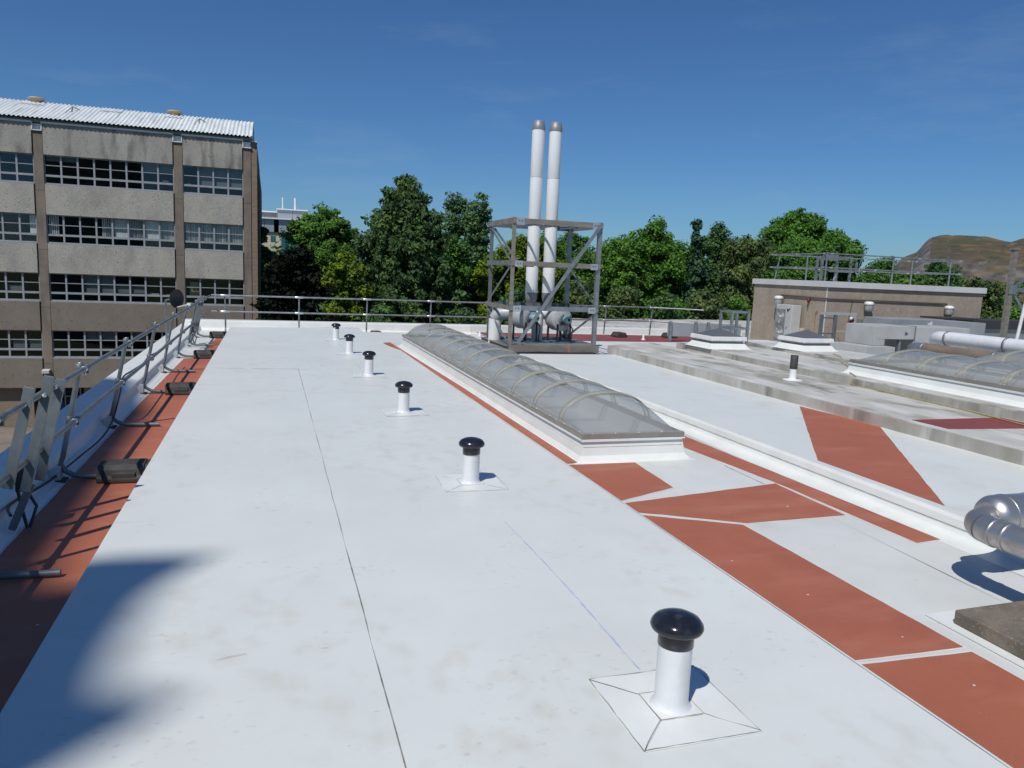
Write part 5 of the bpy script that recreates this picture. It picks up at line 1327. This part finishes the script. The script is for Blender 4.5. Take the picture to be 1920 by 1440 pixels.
# ---- hipped roof lights
def roof_light(label, x, y, z, w, rz):
    t = thing('roof_light', label, 'roof light', (x, y, z), rz, group='square white roof lights with grey tops')
    h = w / 2
    def ring_(a, zz): return [(-a, -a, zz), (a, -a, zz), (a, a, zz), (-a, a, zz)]
    def frustum(name, rs, m, par=t, **k):
        q = MB(); vs = []
        for a, zz in rs: vs += ring_(a, zz)
        n = len(rs)
        q.add(vs, [(4 * r + i, 4 * r + (i + 1) % 4, 4 * r + 4 + (i + 1) % 4, 4 * r + 4 + i) for r in range(n - 1) for i in range(4)] + [(0, 3, 2, 1), tuple(range(4 * n - 4, 4 * n))])
        return q.build(name, mt[m], par, **k)
    frustum('kerb', [(h + 0.13, 0.0), (h + 0.08, 0.02), (h + 0.01, 0.115)], 'membrane_clean')
    frustum('insulating_band', [(h - 0.01, 0.116), (h - 0.01, 0.165)], 'flue_grey')
    frustum('white_frame', [(h + 0.04, 0.166), (h + 0.05, 0.18), (h + 0.035, 0.262)], 'lamp_white', bevel=0.01)
    q = MB(); vs = ring_(h - 0.02, 0.263) + [(0, 0, 0.42)]
    q.add(vs, [(0, 1, 4), (1, 2, 4), (2, 3, 4), (3, 0, 4), (3, 2, 1, 0)]); q.build('pyramid_glazing', mt['hatch_dome'], t)
    return t
roof_light('white framed roof light with grey pyramid top in front of the small steel gate', 9.50, 14.62, 0.425, 0.80, 0.0)
roof_light('white framed roof light with grey pyramid top in front of the cooling unit', 11.02, 13.62, 0.50, 0.72, 0.06)

# ---- ladder hoop and gate by the left end of the plant room
t = thing('step_over_gate', 'small galvanised gate frame left of the plant room corner', 'gate', (13.7, 20.0, -0.5)); o = (13.7, 20, -0.5)
for (x, y) in ((13.42, 20.0), (14.0, 20.0), (13.42, 20.6), (14.0, 20.6)):
    q = MB(); q.box(x - 0.035, x + 0.035, y - 0.035, y + 0.035, -0.5, 0.98); q.build('post', mt['galv'], t, org=o)
for z in (0.92, 0.42):
    for y in (20.0, 20.6):
        q = MB(); q.box(13.456, 13.964, y - 0.03, y + 0.03, z, z + 0.06); q.build('rail', mt['galv'], t, org=o)
    for x in (13.42, 14.0):
        q = MB(); q.box(x - 0.03, x + 0.03, 20.036, 20.564, z, z + 0.06); q.build('rail', mt['galv'], t, org=o)
q = MB(); q.bar((13.4, 19.9, -0.1), (14.0, 19.95, 0.16), 0.05, 0.03); q.build('strut', mt['galv_dull'], t, org=o)
t = thing('parapet_screen', 'grey low metal screen behind the first roof light', 'screen', (12.6, 21.2, -0.1)); o = (12.6, 21.2, -0.1)
q = MB(); q.box(11.95, 14.6, 21.2, 21.26, 0.08, 0.50); q.build('panel', mt['duct_grey'], t, org=o)
for x in (11.95, 12.85, 13.3):
    q = MB(); q.box(x, x + 0.08, 21.12, 21.19, -0.1, 0.55); q.build('post', mt['galv'], t, org=o)

# ---- rail and ladder head on the plant room roof
t = thing('roof_rail', 'galvanised guard rail on top of the plant room', 'guard rail', (22, 24, 1.96)); o = (22, 24, 1.96)
def rail_post(x, y, dx):
    q = MB(); q.tube([(x, y, 1.962), (x + dx, y, 3.04)], 0.032, 8); q.build('post', mt['galv'], t, org=o)
def rail_run(a, c):
    for z in (3.0, 2.50):
        q = MB(); q.tube([(*a, z), (*c, z)], 0.023, 8); q.build('rail', mt['galv'], t, org=o)
        n = max(1, int((Vector(c) - Vector(a)).length / 1.6))
        for k in range(n + 1):
            f = (k + 0.1) / (n + 0.2); d = (Vector(c) - Vector(a)).normalized() * 0.06; m_ = Vector(a).lerp(Vector(c), f)
            q = MB(); q.tube([(*(m_ - d), z), (*(m_ + d), z)], 0.03, 8); q.build('clamp', mt['clamp'], t, org=o)
for x, dx in ((18.66, 0.0), (22.0, 0.0), (24.72, 0.0)): rail_post(x + 0.35 if x < 19 else x, 22.8, dx)
for x in (20.9, 25.6): rail_post(x, 26.2 if x < 22 else 25.5, 0.0)
rail_run((19.0, 22.78), (25.35, 22.78)); rail_run((19.0, 22.78), (19.3, 26.45)); rail_run((19.3, 26.45), (25.62, 25.5)); rail_run((25.35, 22.78), (25.62, 25.5))
q = MB(); q.tube([(19.25, 26.0, 1.962), (19.42, 26.0, 2.9)], 0.026, 8); q.build('raking_post', mt['galv'], t, org=o)
t = thing('ladder_head', 'box shaped galvanised ladder head on the plant room roof', 'ladder', (19.7, 23.2, 1.96)); o = (19.7, 23.2, 1.96)
for (x, y) in ((18.99, 23.0), (19.62, 23.0), (19.35, 23.7), (20.25, 23.0), (20.25, 23.7), (20.42, 22.9)):
    q = MB(); q.box(x - 0.036, x + 0.036, y - 0.036, y + 0.036, 1.962 if x < 20.4 else 2.38, 2.90 if x < 20.4 else 2.75); q.build('post', mt['galv'], t, org=o)
for (a, c) in (((18.95, 23.0, 2.85), (20.3, 23.0, 2.90)), ((19.3, 23.7, 2.86), (20.3, 23.7, 2.86)), ((20.25, 23.05, 2.86), (20.25, 23.65, 2.86)), ((19.3, 22.99, 2.40), (20.38, 22.99, 2.40)), ((19.62, 22.94, 2.25), (19.45, 22.85, 2.05))):
    q = MB(); q.bar(a, c, 0.075, 0.085); q.build('rail', mt['galv'], t, org=o)
q = MB(); q.box(19.0, 19.65, 22.95, 22.963, 2.76, 2.97); q.build('sign_plate', mt['galv'], t, org=o)

# ---- steel gate, lamp and bell in front of the plant room
OG = (18.3, 21.4, -0.5)
t = thing('steel_gate', 'grey steel gate with ladder bars in front of the plant room wall', 'gate', OG); o = OG
for x in (17.88, 18.45):
    q = MB(); q.box(x - 0.05, x + 0.05, 21.36, 21.45, -0.5, 0.88); q.build('post', mt['galv_dull'], t, org=o)
for z in (0.78, 0.25, 0.08):
    q = MB(); q.tube([(17.94, 21.4, z), (18.39, 21.4, z)], 0.025, 8); q.build('bar', mt['galv_dull'], t, org=o)
q = MB(); q.box(17.85, 19.3, 21.38, 21.43, 0.885, 0.97); q.build('top_beam', mt['duct_light'], t, org=o)
q = MB(); q.box(19.08, 19.3, 21.38, 21.43, -0.5, 0.884); q.build('side_post', mt['duct_light'], t, org=o)
q = MB(); q.box(18.51, 19.07, 21.385, 21.425, 0.30, 0.35); q.build('bar', mt['duct_light'], t, org=o)
q = MB(); q.bar((17.98, 21.3, 0.25), (18.2, 21.1, -0.4), 0.045, 0.045); q.bar((18.52, 21.3, 0.12), (18.66, 21.2, -0.15), 0.075, 0.045); q.build('strut', mt['galv_dull'], t, org=o)
q = MB(); q.bar((19.05, 21.3, 0.12), (18.85, 21.2, -0.2), 0.085, 0.055); q.build('strut', mt['dark'], t, org=o)
t = thing('alarm_bell', 'small red and white alarm bell on the gate post', 'bell', (19.0, 21.34, 0.78))
q = MB(); q.lathe((0, -0.05, 0), [(0.0, -0.06), (0.05, -0.05), (0.06, 0.0), (0.05, 0.02)], 14, 'y'); q.build('dome', mt['lamp_white'], t)
q = MB(); q.lathe((0.07, -0.02, -0.05), [(0.0, -0.05), (0.07, -0.04), (0.07, 0.04)], 14, 'y'); q.tube([(0.0, 0, -0.1), (0.06, 0, -0.2), (0.08, 0, -0.28)], 0.035, 7); q.build('body', mt['red_paint'], t)
t = thing('flood_lamp', 'pale yellow square lamp below the middle wall light', 'lamp', (19.83, 21.6, 0.3))
q = MB(); q.box(-0.20, 0.16, -0.1, 0.12, 0.06, 0.46); q.build('housing', mt['flue_grey'], t, bevel=0.01)
q = MB(); q.box(-0.10, 0.145, -0.125, -0.101, 0.10, 0.43); q.build('lens', mt['yellow_lens'], t, bevel=0.006)
q = MB(); q.box(-0.30, -0.21, -0.05, 0.05, -0.8, 0.12); q.build('stand', mt['flue_grey'], t)
t = thing('grey_cabinet', 'small grey cabinet with pale base beside the steel gate', 'cabinet', (18.98, 20.9, -0.5))
q = MB(); q.box(-0.16, 0.17, -0.15, 0.15, 0.43, 0.85); q.build('door', mt['flue_grey'], t)
q = MB(); q.box(-0.16, 0.17, -0.16, 0.16, 0.0, 0.429); q.build('base', mt['coping'], t)
q = MB(); q.tube([(-0.16, -0.1, 0.88), (-0.16, -0.1, 1.08), (0.34, -0.1, 1.08), (0.34, -0.1, 0.1)], 0.026, 8); q.build('pipe_frame', mt['conduit'], t)

# ---- ventilation ducts
OD = (18, 18, -0.5)
t = thing('lower_duct', 'pale grey rectangular duct with a blue arrow', 'duct', OD)
q = MB(); q.box(17.12, 18.46, 18.0, 19.2, 0.37, 0.76); q.build('duct_section', mt['duct_light'], t, bevel=0.01, org=OD)
q = MB(); q.box(18.47, 20.6, 18.0, 19.2, -0.45, 0.74); q.build('duct_section', mt['duct_light'], t, bevel=0.01, org=OD)
q = MB(); q.box(16.98, 17.115, 18.0, 19.2, 0.17, 0.755); q.box(17.12, 17.38, 18.005, 19.2, 0.17, 0.368); q.build('drop_section', mt['duct_light'], t, bevel=0.01, org=OD)
q = MB(); q.box(16.45, 17.5, 17.7, 19.2, -0.5, 0.165); q.build('plinth', mt['duct_light'], t, bevel=0.01, org=OD)
q = MB(); q.box(17.96, 18.03, 18.05, 18.13, -0.5, 0.369); q.build('leg', mt['galv'], t, org=OD)
q = MB(); q.add([(18.09, 17.985, 0.60), (18.09, 17.985, 0.49), (18.21, 17.985, 0.545)], [(0, 1, 2)]); q.build('flow_arrow', mt['arrow_blue'], t, org=OD)
q = MB(); q.box(18.455, 18.475, 17.97, 19.23, 0.35, 0.775); q.build('flange', mt['galv'], t, org=OD)
OD2 = (21, 19.8, -0.5)
t = thing('upper_duct', 'darker grey rectangular duct with a white arrow behind the pale duct', 'duct', OD2)
q = MB(); q.box(19.29, 21.3, 19.8, 21.0, 0.44, 0.88); q.build('duct_section', mt['duct_grey'], t, bevel=0.01, org=OD2)
q = MB(); q.add([(21.31, 19.8, 0.43), (23.1, 19.6, 0.43), (23.1, 20.8, 0.43), (21.31, 21.0, 0.43), (21.31, 19.8, 0.87), (23.1, 19.6, 0.83), (23.1, 20.8, 0.83), (21.31, 21.0, 0.87)],
      [(0, 3, 2, 1), (4, 5, 6, 7), (0, 1, 5, 4), (1, 2, 6, 5), (2, 3, 7, 6), (3, 0, 4, 7)]); q.build('duct_section', mt['duct_grey'], t, bevel=0.01, org=OD2)
q = MB(); q.add([(20.98, 19.785, 0.84), (20.98, 19.785, 0.65), (20.76, 19.785, 0.745)], [(0, 1, 2)]); q.build('flow_arrow', mt['arrow_white'], t, org=OD2)
for x in (19.6, 21.2, 22.9):
    q = MB(); q.box(x - 0.05, x + 0.05, 20.1, 20.2, -0.5, 0.429); q.build('leg', mt['galv'], t, org=OD2)
t = thing('felt_roof_box', 'low black felted roof box behind the upper duct', 'roof box', (25.0, 21.2, -0.5))
q = MB(); q.box(-0.6, 3.4, 0.0, 1.1, 0.0, 1.05); q.build('body', mt['flue_grey'], t)
q = MB(); q.box(-0.75, 3.5, -0.1, 1.15, 1.051, 1.36); q.build('lid', mt['black_felt'], t, bevel=0.02)
q = MB(); q.box(-2.5, -0.8, -0.35, 0.6, 1.36, 1.42); q.build('flap', mt['black_felt'], t, bevel=0.01)

# ---- large horizontal pipes on the lower roof
def big_pipe(name, label, x, z, r, ya, yb, mat, ringmat, rings):
    o = (x, ya, -0.5)
    t = thing(name, label, 'pipe', o)
    q = MB(); q.tube([(x, ya - 0.42, z), (x, yb, z)], r, 32); q.build('pipe_run', mt[mat], t, org=o)
    q = MB(); q.tube([(x, ya - 0.415, z), (x, ya - 0.2, z), (x + 0.05, ya - 0.05, z - 0.03), (x + 0.14, ya + 0.03, z - 0.10), (x + 0.2, ya + 0.05, z - 0.25), (x + 0.22, ya + 0.05, -0.5)], r * 0.985, 28); q.build('elbow', mt[ringmat], t, org=o)
    for yy in rings:
        q = MB(); q.lathe((x, yy, z), [(r, -0.03), (r + 0.015, -0.025), (r + 0.015, 0.025), (r, 0.03)], 32, 'y'); q.build('joint_ring', mt['galv'], t, org=o)
    for yy in np.arange(yb + 0.5, ya - 0.5, 1.4):
        q = MB(); q.box(x - 0.3, x + 0.3, float(yy) - 0.05, float(yy) + 0.05, z - r - 0.09, z - r - 0.02)
        for s_ in (-0.25, 0.25): q.box(x + s_ - 0.03, x + s_ + 0.03, float(yy) - 0.03, float(yy) + 0.03, -0.5, z - r - 0.091)
        q.build('support', mt['galv'], t, org=o)
    return t
big_pipe('white_pipe', 'large white horizontal pipe at the right edge above the brown pipe', 16.0, 0.70, 0.17, 15.0, 7.0, 'pvc_white', 'pvc_white', (14.55, 12.95, 11.2))
big_pipe('brown_pipe', 'brown lagged horizontal pipe below the white pipe', 15.2, 0.44, 0.15, 14.9, 7.0, 'brown_pipe', 'galv', (14.48, 12.55, 10.5))

# ---- steel mast and white pole at the right edge
OM = (23.2, 19, -0.5)
t = thing('steel_mast', 'tall braced steel mast at the right edge in front of the hill', 'mast', OM)
q = MB(); q.box(23.14, 23.30, 18.94, 19.08, -0.5, 3.279); q.build('post', mt['tan_steel'], t, org=OM)
q = MB(); q.bar((23.32, 19.0, 2.0), (25.5, 19.0, 1.92), 0.14, 0.14); q.build('cross_beam', mt['galv_dull'], t, org=OM)
q = MB(); q.bar((23.3, 18.96, 2.0), (24.4, 18.96, 2.85), 0.08, 0.04, (0, 1, 0)); q.build('brace', mt['galv_dull'], t, org=OM)
q = MB(); q.bar((23.3, 18.96, 1.92), (24.6, 18.96, 0.55), 0.08, 0.04, (0, 1, 0)); q.build('brace', mt['galv'], t, org=OM)
q = MB(); q.box(23.10, 23.42, 18.915, 18.935, 1.84, 2.14); q.build('gusset_plate', mt['galv'], t, org=OM)
q = MB(); q.box(23.0, 23.5, 18.8, 19.2, -0.5, -0.46); q.build('base_plate', mt['coping'], t, org=OM)
q = MB(); q.box(23.10, 23.34, 18.91, 19.1, 3.28, 3.33); q.build('top_plate', mt['tan_steel'], t, org=OM)
OW = (22.55, 18, -0.5)
t = thing('white_pole', 'thin white leaning pole at the right edge beside the mast', 'pole', OW)
q = MB(); q.tube([(22.5, 18, -0.1), (22.80, 18, 2.1)], 0.05, 12); q.build('pole', mt['lamp_white'], t, org=OW)
q = MB(); q.box(22.2, 22.9, 17.8, 18.2, -0.5, 0.12); q.build('ballast', mt['duct_grey'], t, org=OW)

# ---- silver lagged pipe, front right
SO = (4.5, 3.4, 0.0)
t = thing('silver_pipe', 'shiny aluminium clad pipe with a bent elbow at the right edge', 'pipe', SO)
def sp(q, n, m='silver', par=t): return q.build(n, mt[m], par, org=SO)
r = 0.088; px, pz = 4.345, 0.40
q = MB(); q.tube([(px, 3.42, pz), (px, 3.10, pz)], r, 36); sp(q, 'pipe_run')
q = MB(); q.tube([(px, 3.095, pz), (px, 2.55, pz)], r + 0.002, 36); sp(q, 'pipe_run')
q = MB(); q.tube([(px, 2.545, pz), (px, 0.6, pz)], r, 36); sp(q, 'pipe_run')
ew = [(0.0, 3.425), (0.002, 3.455), (0.012, 3.505), (0.030, 3.548), (0.058, 3.585), (0.095, 3.614), (0.138, 3.632), (0.185, 3.64)]
for k in range(len(ew) - 1):
    q = MB(); q.tube([(px + ew[k][0], ew[k][1], pz), (px + ew[k + 1][0], ew[k + 1][1], pz)], [r + 0.004, r + 0.0025], 36); 
for (a, b_) in ((0, 2), (2, 4), (4, 7)):
    q = MB(); q.tube([(px + e[0], e[1], pz) for e in ew[a:b_ + 1]], r + 0.003 + 0.001 * (a % 4 == 2), 36); sp(q, 'elbow_segment')
q = MB(); q.lathe((4.53, 3.65, 0.425), [(0.090, 0.0), (0.118, 0.02), (0.132, 0.05), (0.135, 0.065), (0.135, 0.50), (0.130, 0.512), (0.0, 0.513)], 40, 'x'); sp(q, 'valve_jacket')
for xx in (4.66, 4.90):
    q = MB(); q.lathe((xx, 3.65, 0.425), [(0.136, 0.0), (0.139, 0.004), (0.139, 0.020), (0.136, 0.024)], 40, 'x'); sp(q, 'jacket_band')
for yy in (3.42, 3.33, 3.10, 2.55, 2.0):
    q = MB(); q.lathe((px, yy, pz), [(r + 0.001, -0.012), (r + 0.006, -0.009), (r + 0.006, 0.009), (r + 0.001, 0.012)], 36, 'y'); sp(q, 'jacket_band')
q = MB(); q.tube([(5.05, 3.65, 0.425), (6.2, 3.65, 0.425)], 0.10, 28); sp(q, 'pipe_run')
q = MB(); q.box(px - 0.05, px + 0.05, 2.58, 2.64, -0.02, 0.305); sp(q, 'support', 'galv')
q = MB(); q.box(5.2, 5.28, 3.58, 3.74, 0.12, 0.32); sp(q, 'support', 'galv')
q = MB(); q.box(px - 0.02, px + 0.02, 3.20, 3.24, pz + r, pz + r + 0.012); sp(q, 'seam_clip')

# ---- concrete slab, front right
t = thing('paving_slab', 'weathered brown concrete slab on a white pad at the right edge', 'slab', (4.3, 2.7, LZ))
q = MB(); q.prism([(3.785 - 4.3, 3.165 - 2.7), (4.95 - 4.3, 3.19 - 2.7), (4.95 - 4.3, 1.6 - 2.7), (3.775 - 4.3, 1.6 - 2.7)], 0.012, 0.095); q.build('slab', mt['slab'], t, bevel=0.008)
q = MB(); q.prism([(3.72 - 4.3, 3.30 - 2.7), (5.0 - 4.3, 3.32 - 2.7), (5.0 - 4.3, 1.5 - 2.7), (3.72 - 4.3, 1.5 - 2.7)], 0.004, 0.011); q.build('pad', mt['membrane_clean'], t)

# ---- dishes beyond the left parapet
def dish(label, x, y, z, r, ang):
    t = thing('satellite_dish', label, 'satellite dish', (x, y, z), ang)
    q = MB(); q.lathe((0, 0, 0), [(0.0, 0.08), (r * 0.5, 0.06), (r * 0.9, 0.01), (r, -0.02), (r * 0.9, -0.005), (r * 0.5, 0.045), (0.0, 0.062)], 28, 'y'); q.build('reflector', mt['black_felt'], t)
    q = MB(); q.tube([(0, 0.08, 0), (0, 0.3, -0.05), (0, 0.3, -1.2)], 0.025, 8); q.build('pole', mt['galv'], t)
    q = MB(); q.tube([(0, 0.02, -r * 0.95), (0, -0.35, -r * 0.5)], 0.012, 6); q.box(-0.05, 0.05, -0.45, -0.35, -r * 0.62, -r * 0.35); q.build('receiver', mt['lamp_white'], t)
dish('dark satellite dish beyond the far end of the left parapet', -1.98, 18.4, 0.98, 0.21, 0.9)
dish('dark satellite dish low at the left edge of the picture', -3.4, 9.2, 0.10, 0.33, -0.5)
